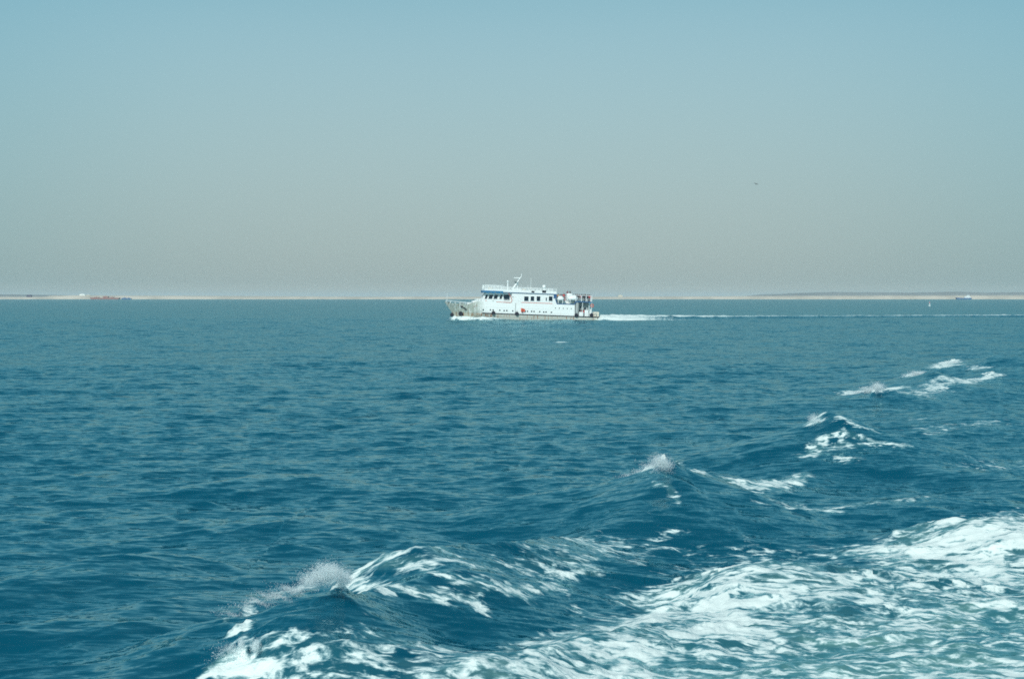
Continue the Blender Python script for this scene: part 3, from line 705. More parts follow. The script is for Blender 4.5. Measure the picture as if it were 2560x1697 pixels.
window('door_window', 1448, 1463, sz(1450, 438), sz(1450, 395), 3.78)
q = MB(); q.box(sx(1000) - .1, sx(1000) + .12, -3.84, -3.77, 5.35, 5.6); q.build('lamp_box', MAT['grey'], ship)
# orange stripes
for sgn in (-1, 1):
    q = MB(); q.box(sx(1120), sx(1543), min(sgn * 3.775, sgn * 3.82), max(sgn * 3.775, sgn * 3.82), 4.17, 4.27); q.build('orange_stripe', MAT['orange'], ship)
    q = MB(); pts = [(sx(780), 4.10), (sx(950), 4.02), (sx(975), 4.06), (sx(988), 4.25), (sx(990), 4.75), (sx(980), 5.25), (sx(962), 5.8), (sx(940), 6.3)]
    q.path([(x, sgn * 3.84, z) for x, z in pts], .055); q.build('orange_trim', MAT['orange'], ship)
# bridge: raked front, side windows leaning with it
q = MB(); q.prism([(sx(575), 4.02), (sx(984), 4.02), (sx(984), Zr), (sx(640), Zr), (sx(600), 5.2)], -3.05, 3.05); q.build('bridge', MAT['white'], ship)
for c0, c1 in ((622, 652), (672, 722), (742, 790), (822, 852), (880, 962)):
    z0 = sz(c0, 412); window('bridge_opening', c0, c1, z0 if c0 < 860 else z0 - .3, z0 + 1.0, 3.05, lean=.28 if c0 < 860 else 0)  # last pane is a dark sheet painting the shade of the open alcove
for k_ in range(5):
    yy = -2.5 + k_ * 1.05; q = MB(); q.add([(sx(600) - .04, yy, 5.25), (sx(600) - .04, yy + .85, 5.25), (sx(636) - .04, yy + .85, 6.2), (sx(636) - .04, yy, 6.2),
        (sx(600), yy, 5.25), (sx(600), yy + .85, 5.25), (sx(636), yy + .85, 6.2), (sx(636), yy, 6.2)], [(0, 1, 2, 3), (4, 5, 6, 7), (0, 1, 5, 4), (1, 2, 6, 5), (2, 3, 7, 6), (3, 0, 4, 7)])
    q.build('front_window', MAT['glass'], ship)
# bulwark around the bridge wings, with scuppers
q = MB(); q.box(sx(515), sx(880), -3.83, -3.75, 4.05, 4.68); q.box(sx(515), sx(880), 3.75, 3.83, 4.05, 4.68); q.box(sx(511), sx(515), -3.83, 3.83, 4.0, 4.68)
q.build('bulwark', MAT['white'], ship)
for c_ in (535, 570, 640, 735): 
    q = MB(); q.box(sx(c_) - .12, sx(c_) + .14, -3.86, -3.835, 4.25, 4.42); q.build('scupper', MAT['orange'] if c_ in (640,) else MAT['grey'], ship)
# aft of the bulwark an open rail at the side door
def rail(name, pts, h, bars, r=.035, step=1.1, mat=None, parent=ship):
    q = MB(); mat = mat or MAT['white']
    for a, b_ in zip(pts, pts[1:]):
        a, b_ = Vector(a), Vector(b_); n_ = max(1, int(round((b_ - a).length / step)))
        for k_ in range(n_ + 1):
            p = a.lerp(b_, k_ / n_); q.tube(p, p + Vector((0, 0, h)), r * 1.15, n=6)
        for k_ in range(bars):
            z = Vector((0, 0, h * (k_ + 1) / bars)); q.tube(a + z, b_ + z, r if k_ == bars - 1 else r * .75, n=6)
    return q.build(name, mat, parent)
rail('side_rail', [(sx(880), -3.79, 4.05), (sx(985), -3.79, 4.05)], .72, 3, .04, .8)
rail('side_rail', [(sx(880), 3.79, 4.05), (sx(985), 3.79, 4.05)], .72, 3, .04, .8)
# bow rail on the plating, following the flare
for sgn in (-1, 1):
    pts = [(sx(c_), sgn * max(.05, half(sx(c_), hull_top(sx(c_))) - .06), hull_top(sx(c_)) - .02) for c_ in (112, 170, 235, 300, 365, 430, 452)]
    q = MB()
    for a, b_ in zip(pts, pts[1:]): q.tube((a[0], a[1], a[2] + .38), (b_[0], b_[1], b_[2] + .38), .06); q.tube((a[0], a[1], a[2] - .2), (a[0], a[1], a[2] + .38), .05)
    q.build('bow_rail', MAT['white'], ship)
q = MB(); q.tube((sx(125), 0, 3.3), (sx(122), 0, sz(125, 338)), .05, .03); q.build('jackstaff', MAT['white'], ship)
q = MB(); q.box(sx(300), sx(350), -1.0, 1.0, 2.75, 3.6, .1); q.tube((sx(325), -1.4, 3.3), (sx(325), 1.4, 3.3), .32, n=14); q.build('windlass', MAT['grey'], ship)
q = MB(); q.box(sx(395), sx(432), -2.0, 2.0, 2.75, 3.75, .12); q.build('deck_locker', MAT['white'], ship)
q = MB(); q.box(sx(462), sx(514), -3.0, 3.0, 2.7, 4.2, .25); q.build('forward_trunk', MAT['white'], ship)
# anchor in its pocket, rust around it
ya = -half(sx(345), 2.3) - .1
q = MB(); q.tube((sx(315), ya + .12, 2.65), (sx(375), ya - .08, 2.1), .09); q.tube((sx(350), ya - .1, 2.45), (sx(392), ya - .1, 2.0), .14, .05); q.tube((sx(392), ya - .1, 2.0), (sx(350), ya - .02, 1.75), .12, .04)
q.box(sx(300), sx(335), ya - .02, ya + .25, 2.5, 2.85, .06); q.build('anchor', MAT['black'], ship)
# roof deck, blue edge, dodger over the bridge
q = MB(); q.box(sx(600), sx(1598), -3.95, 3.95, Zr + .12, Zr + .3); q.build('roof_deck', MAT['white'], ship)
q = MB(); q.box(sx(860), sx(1598), -3.98, 3.98, Zr + .004, Zr + .118); q.build('roof_edge', MAT['blue'], ship)
q = MB()
xs_ = np.linspace(sx(598), sx(866), 15)
for k_ in range(14):                       # sagging blue canvas valance all round the bridge roof
    zb = Zr - .2 + .09 * math.sin(k_ * 1.7) + .05 * math.sin(k_ * 3.3)
    for sgn in (-1, 1): q.box(xs_[k_], xs_[k_ + 1] - .012, sgn * 4.0 - .04, sgn * 4.0 + .04, zb, Zr + .32)
q.box(xs_[0] - .08, xs_[0] - .01, -4.03, 4.03, Zr - .15, Zr + .32); q.build('canvas_valance', MAT['canvas'], ship)
q = MB(); zz = Zr + .3
q.box(sx(612), sx(1590), -3.93, -3.89, zz, zz + .42); q.box(sx(612), sx(1590), 3.89, 3.93, zz, zz + .42); q.box(sx(608), sx(612), -3.93, 3.93, zz, zz + .42)
q.build('toe_panel', MAT['white'], ship)
for sgn in (-1, 1): rail('roof_rail', [(sx(1590), sgn * 3.9, zz), (sx(880), sgn * 3.9, zz)], 1.05, 4, .045, .95); rail('roof_rail', [(sx(876), sgn * 3.9, zz), (sx(612), sgn * 3.9, zz)], 1.35, 5, .05, .8)
rail('roof_rail', [(sx(612), -3.9, zz), (sx(612), 3.9, zz)], 1.35, 5, .05, .8)
# roof things
q = MB(); q.box(sx(1000), sx(1120), -1.6, 1.6, zz, zz + .7, .06); q.build('mast_house', MAT['white'], ship)
q = MB(); q.tube((sx(1010), -.7, zz + .6), (sx(1128), 0, sz(1128, 100)), .2, .09, 8); q.tube((sx(1010), .7, zz + .6), (sx(1128), 0, sz(1128, 100)), .2, .09, 8)
q.tube((sx(1075), 0, zz + .6), (sx(1082), 0, sz(1080, 175)), .14, .09); q.tube((sx(1122), 0, sz(1122, 100)), (sx(1132), 0, sz(1132, 72)), .07); ms_p = q.build('mast', MAT['white'], ship)
q = MB(); q.box(sx(1024), sx(1112), -.12, .12, sz(1068, 131), sz(1068, 121)); q.tube((sx(1088), -1.5, sz(1090, 140)), (sx(1088), 1.5, sz(1090, 140)), .07); q.build('crossarm', MAT['white'], ms_p)
q = MB(); q.box(sx(1036), sx(1062), -.9, .9, sz(1048, 183), sz(1048, 166), .04); q.tube((sx(1048), 0, sz(1048, 200)), (sx(1048), 0, sz(1048, 180)), .16); q.build('radar_scanner', MAT['grey'], ms_p)
q = MB(); q.tube((sx(1105), .3, sz(1105, 128)), (sx(1105), .3, sz(1105, 95)), .17, .13, 10); q.build('mast_lamp', MAT['grey'], ms_p)
q = MB(); q.tube((sx(938), -1.6, zz), (sx(936), -1.6, sz(936, 185)), .24, .12, 10); q.build('searchlight_post', MAT['white'], ship)
q = MB(); q.sphere((sx(935), -1.6, sz(935, 176)), .24); q.build('searchlight', MAT['white'], ship, True)
for c_, top, y_ in ((750, 205, -1), (880, 212, 1.5), (1118, 218, -1.8), (1216, 222, -1.0), (1266, 130, 1.0)):
    q = MB(); q.tube((sx(c_), y_, zz), (sx(c_), y_, sz(c_, top)), .05, .03, 6); q.build('antenna', MAT['white'], ship)
for c_, y_ in ((700, -.5), (1170, .6)):
    q = MB(); q.box(sx(c_) - .5, sx(c_) + .5, y_ - .5, y_ + .5, zz, zz + .75, .08); q.build('vent_box', MAT['cream'], ship)
q = MB(); q.tube((sx(1440), -.6, zz), (sx(1440), -.6, sz(1440, 272)), .14); q.build('dome_post', MAT['white'], ship)
q = MB(); q.sphere((sx(1440), -.6, sz(1440, 246)), .44, u=20, v=12); q.build('satellite_dome', MAT['white'], ship, True)
for c0, c1, yt, yb in ((1250, 1290, 305, 328), (1396, 1448, 298, 330)):
    q = MB(); q.box(sx(c0), sx(c1), -3.98, -3.935, sz(c0, yb), sz(c0, yt), .01); q.build('raft_box', MAT['black'], ship)  # thin dark panels standing for the life-raft boxes
q = MB(); q.box(sx(1330), sx(1390), -1.0, 2.0, zz, zz + .6, .05); q.build('roof_locker', MAT['white'], ship)
# blue coaming round the boat deck recess
for sgn in (-1, 1):
    q = MB()
    for a, b_ in (((1560, Zr + .02), (1575, 5.6)), ((1575, 5.6), (1604, 4.2)), ((1604, 4.2), (1842, 4.2)), ((1842, 4.2), (1858, 4.78))):
        q.tube((sx(a[0]), sgn * 3.83, a[1]), (sx(b_[0]), sgn * 3.83, b_[1]), .11, n=6)
    q.build('blue_coaming', MAT['blue'], ship)
q = MB(); q.prism([(sx(1553), 5.55), (sx(1590), 5.55), (sx(1597), Zr + .0), (sx(1556), Zr + .0)], -3.9, -3.8); q.build('blue_panel', MAT['blue'], ship)
for sgn in (-1, 1):
    q = MB(); q.prism([(sx(1838), 4.12), (sx(1852), 4.12), (sx(1852), 4.75)], sgn * 3.81 - .03, sgn * 3.81 + .03); q.build('gusset', MAT['white'], ship)
# inner platform people stand on, and the aft canopy deck
Zp = 4.98
q = MB(); q.box(sx(1606), sx(1852), -1.9, 2.9, 4.02, Zp); q.build('engine_casing', MAT['white'], ship)
q = MB(); q.box(sx(1853), sx(2084), -3.8, 3.8, Zp - .22, Zp - .0); q.build('canopy_deck', MAT['blue'], ship)
rail('platform_rail', [(sx(1612), -1.85, Zp), (sx(1850), -1.85, Zp)], 1.05, 3, .035)
# tall aft rail
q = MB()
for c_ in (1860, 1938, 2000, 2064, 2078):
    for sgn in (-1, 1): q.tube((sx(c_), sgn * 3.74, Zp), (sx(c_), sgn * 3.74, Zp + 1.38), .08, n=8)
for z in (.35, .75, 1.38):
    for sgn in (-1, 1): q.tube((sx(1858), sgn * 3.74, Zp + z), (sx(2080), sgn * 3.74, Zp + z), .05 if z > 1 else .035, n=6)
    q.tube((sx(2080), -3.74, Zp + z), (sx(2080), 3.74, Zp + z), .045, n=6)
q.build('aft_rail', MAT['white'], ship)
# funnel between the boats
q = MB(); q.box(sx(1756), sx(1836), -.9, 1.2, Zp, sz(1800, 338), .35); q.build('funnel', MAT['white'], ship, True)
q = MB(); q.box(sx(1762), sx(1838), 1.4, 3.0, Zp, Zp + .85, .05); q.build('vent_casing', MAT['white'], ship)
# aft working deck: recessed house, pillars, stanchions
q = MB(); q.box(sx(1852), sx(1905), -3.6, 3.6, 1.35, Zp - .225); q.build('aft_bulkhead', MAT['grey'], ship)
q = MB(); q.box(sx(1905), sx(2050), -2.4, 2.4, 1.34, Zp - .225); q.build('aft_house', MAT['grey'], ship)
window('door_window', 1925, 1950, 3.2, 4.0, 2.42); window('door_window', 1985, 2015, 1.5, 3.6, 2.42)
q = MB(); q.tube((sx(2100), -1.0, 1.34), (sx(2100), 1.0, 1.34 + .9), .4, .4, 12); q.box(sx(2095), sx(2140), -.8, .9, 1.34, 2.1, .08); q.build('capstan', MAT['grey'], ship)
rail('ladder', [(sx(2045), -3.0, 1.34), (sx(2058), -3.0, 1.34)], 3.4, 9, .03, .4)
q = MB(); q.torus((sx(2086), -3.7, Zp - .9), (0, 1, 0), .33, .09, 18, 6); q.build('life_ring', MAT['orange'], ship)
for c_, y_ in ((1880, -3.65), (1955, -3.65), (2080, -3.65), (1880, 3.65), (1955, 3.65), (2080, 3.65)):
    q = MB(); q.tube((sx(c_), y_, 1.33), (sx(c_), y_, Zp - .22), .07); q.build('pillar', MAT['white'], ship)
q = MB(); q.box(sx(1912), sx(1972), -3.65, -3.1, 1.33, 2.45, .08); q.build('bin_locker', MAT['white'], ship)
q = MB(); q.box(sx(1990), sx(2040), -3.4, -2.3, 1.33, 2.95, .08); q.build('winch_housing', MAT['white'], ship)
q = MB(); q.tube((sx(2068), -3.3, 1.33), (sx(2068), -3.3, 2.9), .22, .22, 12); q.tube((sx(2068), -3.3, 2.9), (sx(2060), -3.3, 3.1), .26, .3, 12); q.build('ventilator', MAT['white'], ship)
q = MB(); q.box(sx(2110), sx(2192), -2.9, -1.5, 1.35, 2.6, .1); q.build('stern_crate', MAT['cream'], ship)
rail('stern_rail', [(sx(2045), -3.3, 1.33), (sx(2150), -3.2, 1.33), (sx(2150), 3.2, 1.33)], 1.1, 3, .04)
q = MB(); q.box(sx(2160), sx(2205), -3.1, 3.1, 1.05, 1.3); q.build('stern_platform', MAT['black'], ship)

MW = Matrix.Translation(ship.location) @ ship.rotation_euler.to_matrix().to_4x4()
def on_ship(o, x, y, z, rz=0):
    """stand a separate thing on the ship, at ship-local coordinates"""
    o.matrix_world = MW @ Matrix.Translation((x, y, z)) @ Matrix.Rotation(rz, 4, 'Z')

# tyre fenders hung along the side
tyre_me = None
spots = [(197, 628, 'tyre fender at the very tip of the ship\'s stem'), (315, 612, 'big black tyre fender under the anchor on the bow'), (745, 602, 'black tyre fender under the paired portholes below the bridge'),
         (1062, 612, 'black tyre fender beside the orange-red flag amidships'), (1872, 636, 'black tyre fender where the white side ends near the stern'), (2082, 634, 'black tyre fender aft under the stern deck, last in the row')]
f0 = None
for k_, (c_, y_, lab) in enumerate(spots):
    x, z = sx(c_), sz(c_, y_); r_ = .36
    y = -half(x, z) - .2 if k_ else -.1
    if f0 is None:
        q = MB(); q.torus((0, 0, 0), (0, 1, 0), .30, .17, 22, 10); f0 = q.build('tyre_fender', MAT['black'], None, True)
        q = MB(); q.tube((0, 0, .3), (0, .12, .85), .03); q.tube((0, -.1, 0), (0, .1, 0), .16, n=12); rp = q.build('rope', MAT['black'], f0); o = f0
    else:
        o = f0.copy(); SC.collection.objects.link(o); c2 = rp.copy(); SC.collection.objects.link(c2); c2.parent = o
    tag(o, lab, 'fender', 'tyre fenders along the ship side'); on_ship(o, x, y, z)
    if k_ == 1: o.scale = (1.3, 1.3, 1.3)
# orange-red flag on a short staff low on the side
fl = empty('flag', label='orange-red flag on a short staff low on the white ship side', cat='flag')
q = MB(); q.tube((0, 0, -.4), (0, 0, .75), .035); q.build('staff', MAT['black'], fl)
q = MB(); G = 7; vv = []
for a in range(G):
    for b_ in range(G):
        u, v = a / (G - 1), b_ / (G - 1); vv.append((-.45 + u * .95, -.05 - .08 * math.sin(u * 5 + v * 2), .95 - v * 1.0 * (1 - .15 * u) - u * .25 * (1 - v)))
fs_ = [(a * G + b_, (a + 1) * G + b_, (a + 1) * G + b_ + 1, a * G + b_ + 1) for a in range(G - 1) for b_ in range(G - 1)]
q.add(vv, fs_); q.build('cloth', MAT['orange'], fl, True)
on_ship(fl, sx(1142), -half(sx(1142), 2) - .2, sz(1142, 590))
# boats on the boat deck
def lifeboat(c0, c1, zb, h, y, lab):
    e = empty('lifeboat', label=lab, cat='lifeboat', group='white lifeboats on the boat deck'); Lb = sx(c1) - sx(c0); vs = []; NU, NV = 16, 14
    for i_ in range(NU + 1):
        u = i_ / NU * 2 - 1; e_ = max(.02, (1 - abs(u) ** 2.6)) ** .5
        for k_ in range(NV):
            th = 2 * math.pi * k_ / NV; vs.append((u * Lb / 2, math.cos(th) * .85 * e_, h / 2 + math.sin(th) * h / 2 * (e_ ** .7 if math.sin(th) < 0 else e_)))
    q = MB(); q.add(vs, [(i_ * NV + k_, (i_ + 1) * NV + k_, (i_ + 1) * NV + (k_ + 1) % NV, i_ * NV + (k_ + 1) % NV) for i_ in range(NU) for k_ in range(NV)] + [tuple(range(NV)), tuple(NU * NV + k_ for k_ in range(NV))])
    q.build('boat_hull', MAT['white'], e, True)
    q = MB(); q.box(-Lb * .28, Lb * .22, -.5, .5, h * .8, h * 1.12, .12); q.build('cover', MAT['white'], e)
    q = MB()
    for s_ in (-1, 1): q.tube((s_ * Lb * .28, -.7, -.8), (s_ * Lb * .28, -.55, .3), .07); q.tube((s_ * Lb * .28, .7, -.8), (s_ * Lb * .28, .55, .3), .07); q.tube((s_ * Lb * .28, -.72, 0), (s_ * Lb * .28, .72, 0), .06)
    q.build('cradle', MAT['white'], e)
    on_ship(e, (sx(c0) + sx(c1)) / 2, y, zb)
lifeboat(1600, 1708, 4.84, 1.15, -2.75, 'smaller white lifeboat on the boat deck, nearest the windows')
lifeboat(1752, 1902, 4.98, 1.3, -2.75, 'larger white lifeboat on the boat deck below the two highest passengers')

# ------------------------------------------------------------------ people
SKIN = paint('skin', (.42, .24, .16), .6, .05); HAIR = paint('black_hair', (.012, .010, .010), .6, .1)
CLOTH = {n: paint(n + '_cloth', c_, .85, .12, scale=6) for n, c_ in dict(red=(.52, .03, .04), navy=(.012, .022, .06), black=(.012, .014, .02), pink=(.55, .22, .26), yellow=(.62, .50, .20), maroon=(.16, .02, .04), white=(.7, .72, .7), blue=(.03, .08, .2), jeans=(.03, .05, .10)).items()}
def person(lab, jacket, trousers, x, y, z, rz, pose='stand', h=1.72):
    s = h / 1.72
    sw = .0 if pose == 'stand' else .0
    J = {'pelvis': (0, 0, .94, .135, .10), 'waist': (0, 0, 1.08, .125, .095), 'chest': (0, -.01, 1.30, .155, .11), 'neck': (0, -.005, 1.46, .055, .055), 'headl': (0, -.02, 1.55, .075, .085), 'headt': (0, -.015, 1.65, .075, .085)}
    B = [('pelvis', 'waist'), ('waist', 'chest'), ('chest', 'neck'), ('neck', 'headl'), ('headl', 'headt')]
    armf = {'stand': (0, 0), 'rail': (.34, .34), 'wave': (.1, .5), 'fold': (.22, .22)}[pose]
    for s_, sd_ in ((-1, 'l'), (1, 'r')):
        J['sh' + sd_] = (s_ * .185, 0, 1.40, .062, .062)
        f_ = armf[0] if s_ < 0 else armf[1]
        J['el' + sd_] = (s_ * .245, -.04 - f_ * .35, 1.14 + f_ * .12, .045, .045)
        J['wr' + sd_] = (s_ * (.25 - f_ * .2), -.10 - f_ * 1.0, .92 + f_ * .55, .032, .032); J['ha' + sd_] = (s_ * (.25 - f_ * .25), -.12 - f_ * 1.25, .84 + f_ * .78, .03, .042)
        J['hp' + sd_] = (s_ * .095, 0, .88, .095, .10); J['kn' + sd_] = (s_ * .105, -.02 - (.06 if s_ > 0 else 0), .49, .062, .066)
        J['an' + sd_] = (s_ * .115, .03, .09, .045, .05); J['to' + sd_] = (s_ * .13, -.13, .035, .038, .028)
        B += [('chest', 'sh' + sd_), ('sh' + sd_, 'el' + sd_), ('el' + sd_, 'wr' + sd_), ('wr' + sd_, 'ha' + sd_), ('pelvis', 'hp' + sd_), ('hp' + sd_, 'kn' + sd_), ('kn' + sd_, 'an' + sd_), ('an' + sd_, 'to' + sd_)]
    names = list(J); me = bpy.data.meshes.new('person')
    me.from_pydata([tuple(c_ * s for c_ in J[n][:3]) for n in names], [(names.index(a), names.index(b_)) for a, b_ in B], [])
    o = bpy.data.objects.new('person', me); SC.collection.objects.link(o)
    md = o.modifiers.new('skin', 'SKIN'); md.use_smooth_shade = True
    for k_, n in enumerate(names):
        d = me.skin_vertices[0].data[k_]; d.radius = (J[n][3] * s, J[n][4] * s); d.use_root = (n == 'pelvis')
    sb_ = o.modifiers.new('sub', 'SUBSURF'); sb_.levels = sb_.render_levels = 1
    dg = bpy.context.evaluated_depsgraph_get(); dg.update()
    nm = bpy.data.meshes.new_from_object(o.evaluated_get(dg)); o.modifiers.clear(); o.data = nm; nm.name = 'person'
    for mt in (CLOTH[jacket], CLOTH[trousers], SKIN, CLOTH['black']): nm.materials.append(mt)
    for p in nm.polygons:
        c_ = p.center / s; d_hand = min((c_ - Vector(J['ha' + q_][:3])).length for q_ in 'lr')
        p.material_index = 2 if (c_.z > 1.45 and abs(c_.x) < .13) or d_hand < .09 else 3 if c_.z < .11 else 1 if c_.z < .93 and abs(c_.x) < .215 and c_.y > -.2 else 0
        p.use_smooth = True
    q = MB(); q.sphere((0, .01 * s, 1.64 * s), .102 * s, (.9, 1.0, 1.0), 12, 8); q.build('hair', HAIR, o, True)
    q = MB()                                   # nose, to give the face a side
    tag(o, lab, 'person', 'passengers on the ship decks'); on_ship(o, x, y, z, rz); return o
PI = math.pi
P = [
 ('passenger in yellow top behind the smaller lifeboat', 'yellow', 'jeans', 1634, -1.2, Zp, .3, 'stand', 1.7),
 ('passenger in red coat leaning out left of the one in yellow', 'red', 'black', 1618, -1.5, Zp, -.6, 'rail', 1.5),
 ('passenger in maroon jacket standing between the yellow top and the two red coats', 'maroon', 'navy', 1662, -1.0, Zp, 0, 'fold', 1.66),
 ('passenger in dark blue coat behind the gap between the lifeboats', 'navy', 'black', 1690, -.6, Zp, .2, 'stand', 1.72),
 ('tallest passenger in bright red coat between the two lifeboats', 'red', 'maroon', 1706, -1.6, Zp, .1, 'rail', 1.82),
 ('passenger in deep red coat crouched low between the two lifeboats', 'maroon', 'red', 1722, -1.65, Zp - .35, -.2, 'rail', 1.6),
 ('highest passenger in red, left one of the pair above the larger lifeboat', 'maroon', 'jeans', 1780, 1.8, Zp + .85, 0, 'stand', 1.72),
 ('highest passenger in dark clothes, right one of the pair above the larger lifeboat', 'black', 'navy', 1818, 2.0, Zp + .85, .4, 'fold', 1.68),
 ('passenger in maroon jacket at the forward end of the aft rail', 'maroon', 'black', 1862, -2.8, Zp, -.2, 'rail', 1.66),
 ('passenger in navy coat second along the aft rail', 'navy', 'black', 1886, -2.6, Zp, .1, 'stand', 1.8),
 ('passenger in black coat standing behind the second rail post', 'black', 'navy', 1908, -3.0, Zp, 0, 'rail', 1.64),
 ('passenger in pink top in the middle of the aft rail group', 'pink', 'jeans', 1932, -3.1, Zp, .2, 'rail', 1.7),
 ('passenger in blue coat right beside the pink top', 'blue', 'black', 1950, -2.5, Zp, -.3, 'stand', 1.74),
 ('passenger in black jacket standing tall in the aft rail group', 'black', 'black', 1970, -3.1, Zp, 0, 'fold', 1.76),
 ('tallest passenger of the aft group, navy jacket and dark trousers', 'navy', 'black', 1990, -2.7, Zp, .3, 'stand', 1.86),
 ('passenger in navy clothes leaning on the rail beside the red coats', 'navy', 'navy', 2014, -3.1, Zp, -.1, 'rail', 1.68),
 ('passenger in white top at the aft rail', 'black', 'navy', 2030, -2.4, Zp, .1, 'stand', 1.7),
 ('passenger in red coat and dark trousers next to last on the aft rail', 'red', 'navy', 2046, -3.1, Zp, .2, 'rail', 1.72),
 ('sternmost passenger, bright red coat at the end of the aft rail', 'red', 'red', 2066, -2.9, Zp, .5, 'stand', 1.7),
 ('passenger in maroon jacket on the low stern deck behind the white locker', 'maroon', 'black', 1950, -2.75, 1.33, 0, 'fold', 1.7),
 ('passenger in red top on the low stern deck beside the winch housing', 'red', 'navy', 1980, -2.95, 1.33, .3, 'stand', 1.76),
 ('passenger in dark clothes on the low stern deck near the bulkhead', 'navy', 'black', 1926, -2.8, 1.33, -.3, 'stand', 1.6),
]
P += [
 ('passenger in dark navy coat half hidden behind the maroon jacket at the forward rail end', 'navy', 'black', 1872, -1.7, Zp, .1, 'stand', 1.8),
 ('passenger in black clothes in the back row behind the second and third rail passengers', 'black', 'black', 1898, -1.6, Zp, .3, 'stand', 1.76),
 ('passenger in maroon coat in the back row left of the pink top', 'maroon', 'black', 1918, -1.8, Zp, -.2, 'fold', 1.8),
 ('passenger in navy coat in the back row straight behind the blue coat', 'navy', 'navy', 1958, -1.5, Zp, .2, 'stand', 1.82),
 ('passenger in black coat in the back row between the two tall standing passengers', 'black', 'navy', 1980, -1.7, Zp, 0, 'stand', 1.74),
 ('passenger in blue coat in the back row behind the navy clothes', 'blue', 'black', 2004, -1.6, Zp, -.3, 'stand', 1.8),
 ('passenger in maroon top in the back row behind the first red coat', 'maroon', 'black', 2052, -1.7, Zp, .2, 'stand', 1.8),
 ('passenger in dark coat behind the forward end of the smaller lifeboat', 'navy', 'black', 1648, .6, Zp, .2, 'stand', 1.66),
 ('passenger in maroon coat just behind the two red coats between the lifeboats', 'maroon', 'black', 1732, .2, Zp, -.1, 'stand', 1.76),
 ('passenger in dark coat just right of the larger lifeboat', 'black', 'black', 1846, -1.2, Zp, .1, 'stand', 1.7)]
P[16] = ('passenger in black coat just left of the two red coats at the aft rail', *P[16][1:])
for lab, j_, t_, c_, y, z, rz, pose, h in P: person(lab, j_, t_, sx(c_), y, z, rz, pose, h)

# ------------------------------------------------------------------ far shore
SH = 3300.0
def pxs(px, d): return (px - CX) / F * d
def zs(py, d): return at_d(CX, py, d).z
m, t, b = newmat('sand')
g = node(t, 'ShaderNodeTexCoord'); n1 = node(t, 'ShaderNodeTexNoise', {'Vector': g.outputs['Object'], 'Scale': .02, 'Detail': 8.0})
L(t, mixc(t, smooth(t, n1.outputs[0], .35, .65), (.46, .42, .34), (.60, .54, .44)), b.inputs['Base Color']); b.inputs['Roughness'].default_value = .95
MAT['sand'] = m
rr = random.Random(5)
def strip(name, prof, d, depth, mat, wob=.5, step=14, plateau=None):
    """low land: height profile [(px, height m)], front beach slope, top running back"""
    x0, x1 = pxs(prof[0][0], d), pxs(prof[-1][0], d); n_ = int((x1 - x0) / step); vs = []; rows_ = [(0, -.6), (8, .25), (22, .8), (38, 1.0), (90, 1.02), (depth, .95)]
    hs = []; w_ = 0
    for i_ in range(n_ + 1):
        w_ = .7 * w_ + rr.uniform(-wob, wob); hs.append(w_)
    for i_ in range(n_ + 1):
        x = x0 + (x1 - x0) * i_ / n_; px = x / d * F + CX
        h = float(np.interp(px, [p[0] for p in prof], [p[1] for p in prof])); sh = 10 * math.sin(x / 190) + 6 * math.sin(x / 61)
        for dy, fz in rows_: vs.append((x, d + dy + sh, fz * (h + (hs[i_] if fz > .5 else 0)) if fz > 0 else -1))
    nr = len(rows_); q = MB()
    q.add(vs, [(i_ * nr + k_, (i_ + 1) * nr + k_, (i_ + 1) * nr + k_ + 1, i_ * nr + k_ + 1) for i_ in range(n_) for k_ in range(nr - 1)])
    o = q.build(name, mat); return o
o = strip('shore', [(-2500, 7), (-300, 5), (0, 4.2), (90, 4.6), (110, 7.4), (450, 7.2), (900, 5.4), (1300, 4.8), (1600, 5.4), (2050, 7.4), (2600, 8.4), (5000, 8)], SH, 2500, MAT['sand'], .7)
tag(o, 'thin pale strip of sandy shore along the horizon', 'shore', kind='structure')
MAT['hill'] = paint('hill_scrub', (.14, .17, .18), .95, .3, scale=.01)
o = strip('hills', [(1900, 4), (1980, 15), (2050, 21), (2180, 24), (2300, 22), (2420, 25), (2500, 21), (2700, 22), (3200, 26), (4200, 10)], 5200, 700, MAT['hill'], 1.2, 30)
tag(o, 'faint grey hills behind the right end of the sand strip', 'hills', kind='structure')
o = strip('hills', [(-2200, 18), (-600, 16), (-100, 14), (60, 12), (140, 9), (320, 6)], 4900, 600, MAT['hill'], .8, 30)
tag(o, 'low grey rise behind the left end of the sand strip', 'hills', kind='structure')

def far_boat(lab, cat, px0, px1, d, hull_h, hull_mat, house, house_mat, mast=None, extra=None, name='boat'):
    x0, x1 = pxs(px0, d), pxs(px1, d); Lb = x1 - x0; e = empty(name, ((x0 + x1) / 2, d, 0), label=lab, cat=cat)
    q = MB(); q.prism([(-Lb * .5, hull_h * 1.25), (-Lb * .44, -.8), (Lb * .47, -.8), (Lb * .5, hull_h), (-Lb * .2, hull_h * .92)], -Lb * .11, Lb * .11); q.build('hull', hull_mat, e)
    for (a, b_, z0, z1) in house:
        q = MB(); q.box(Lb * a, Lb * b_, -Lb * .08, Lb * .08, hull_h * .9 + z0, hull_h * .9 + z1, .2); q.build('cabin', house_mat, e)
    for (a, z1) in (mast or []):
        q = MB(); q.tube((Lb * a, 0, hull_h * .9), (Lb * a, 0, z1), .35, .2); q.build('mast', house_mat, e)
    return e
far_boat('dark blue boat with white cabin far off at right before the sand strip', 'boat', 2389, 2428, 3150, 3.3, MAT['blue'], [(.05, .42, 0, 3.2), (.18, .36, 3.3, 5.6)], MAT['white'], [(.27, 13.5), (-.3, 6)])
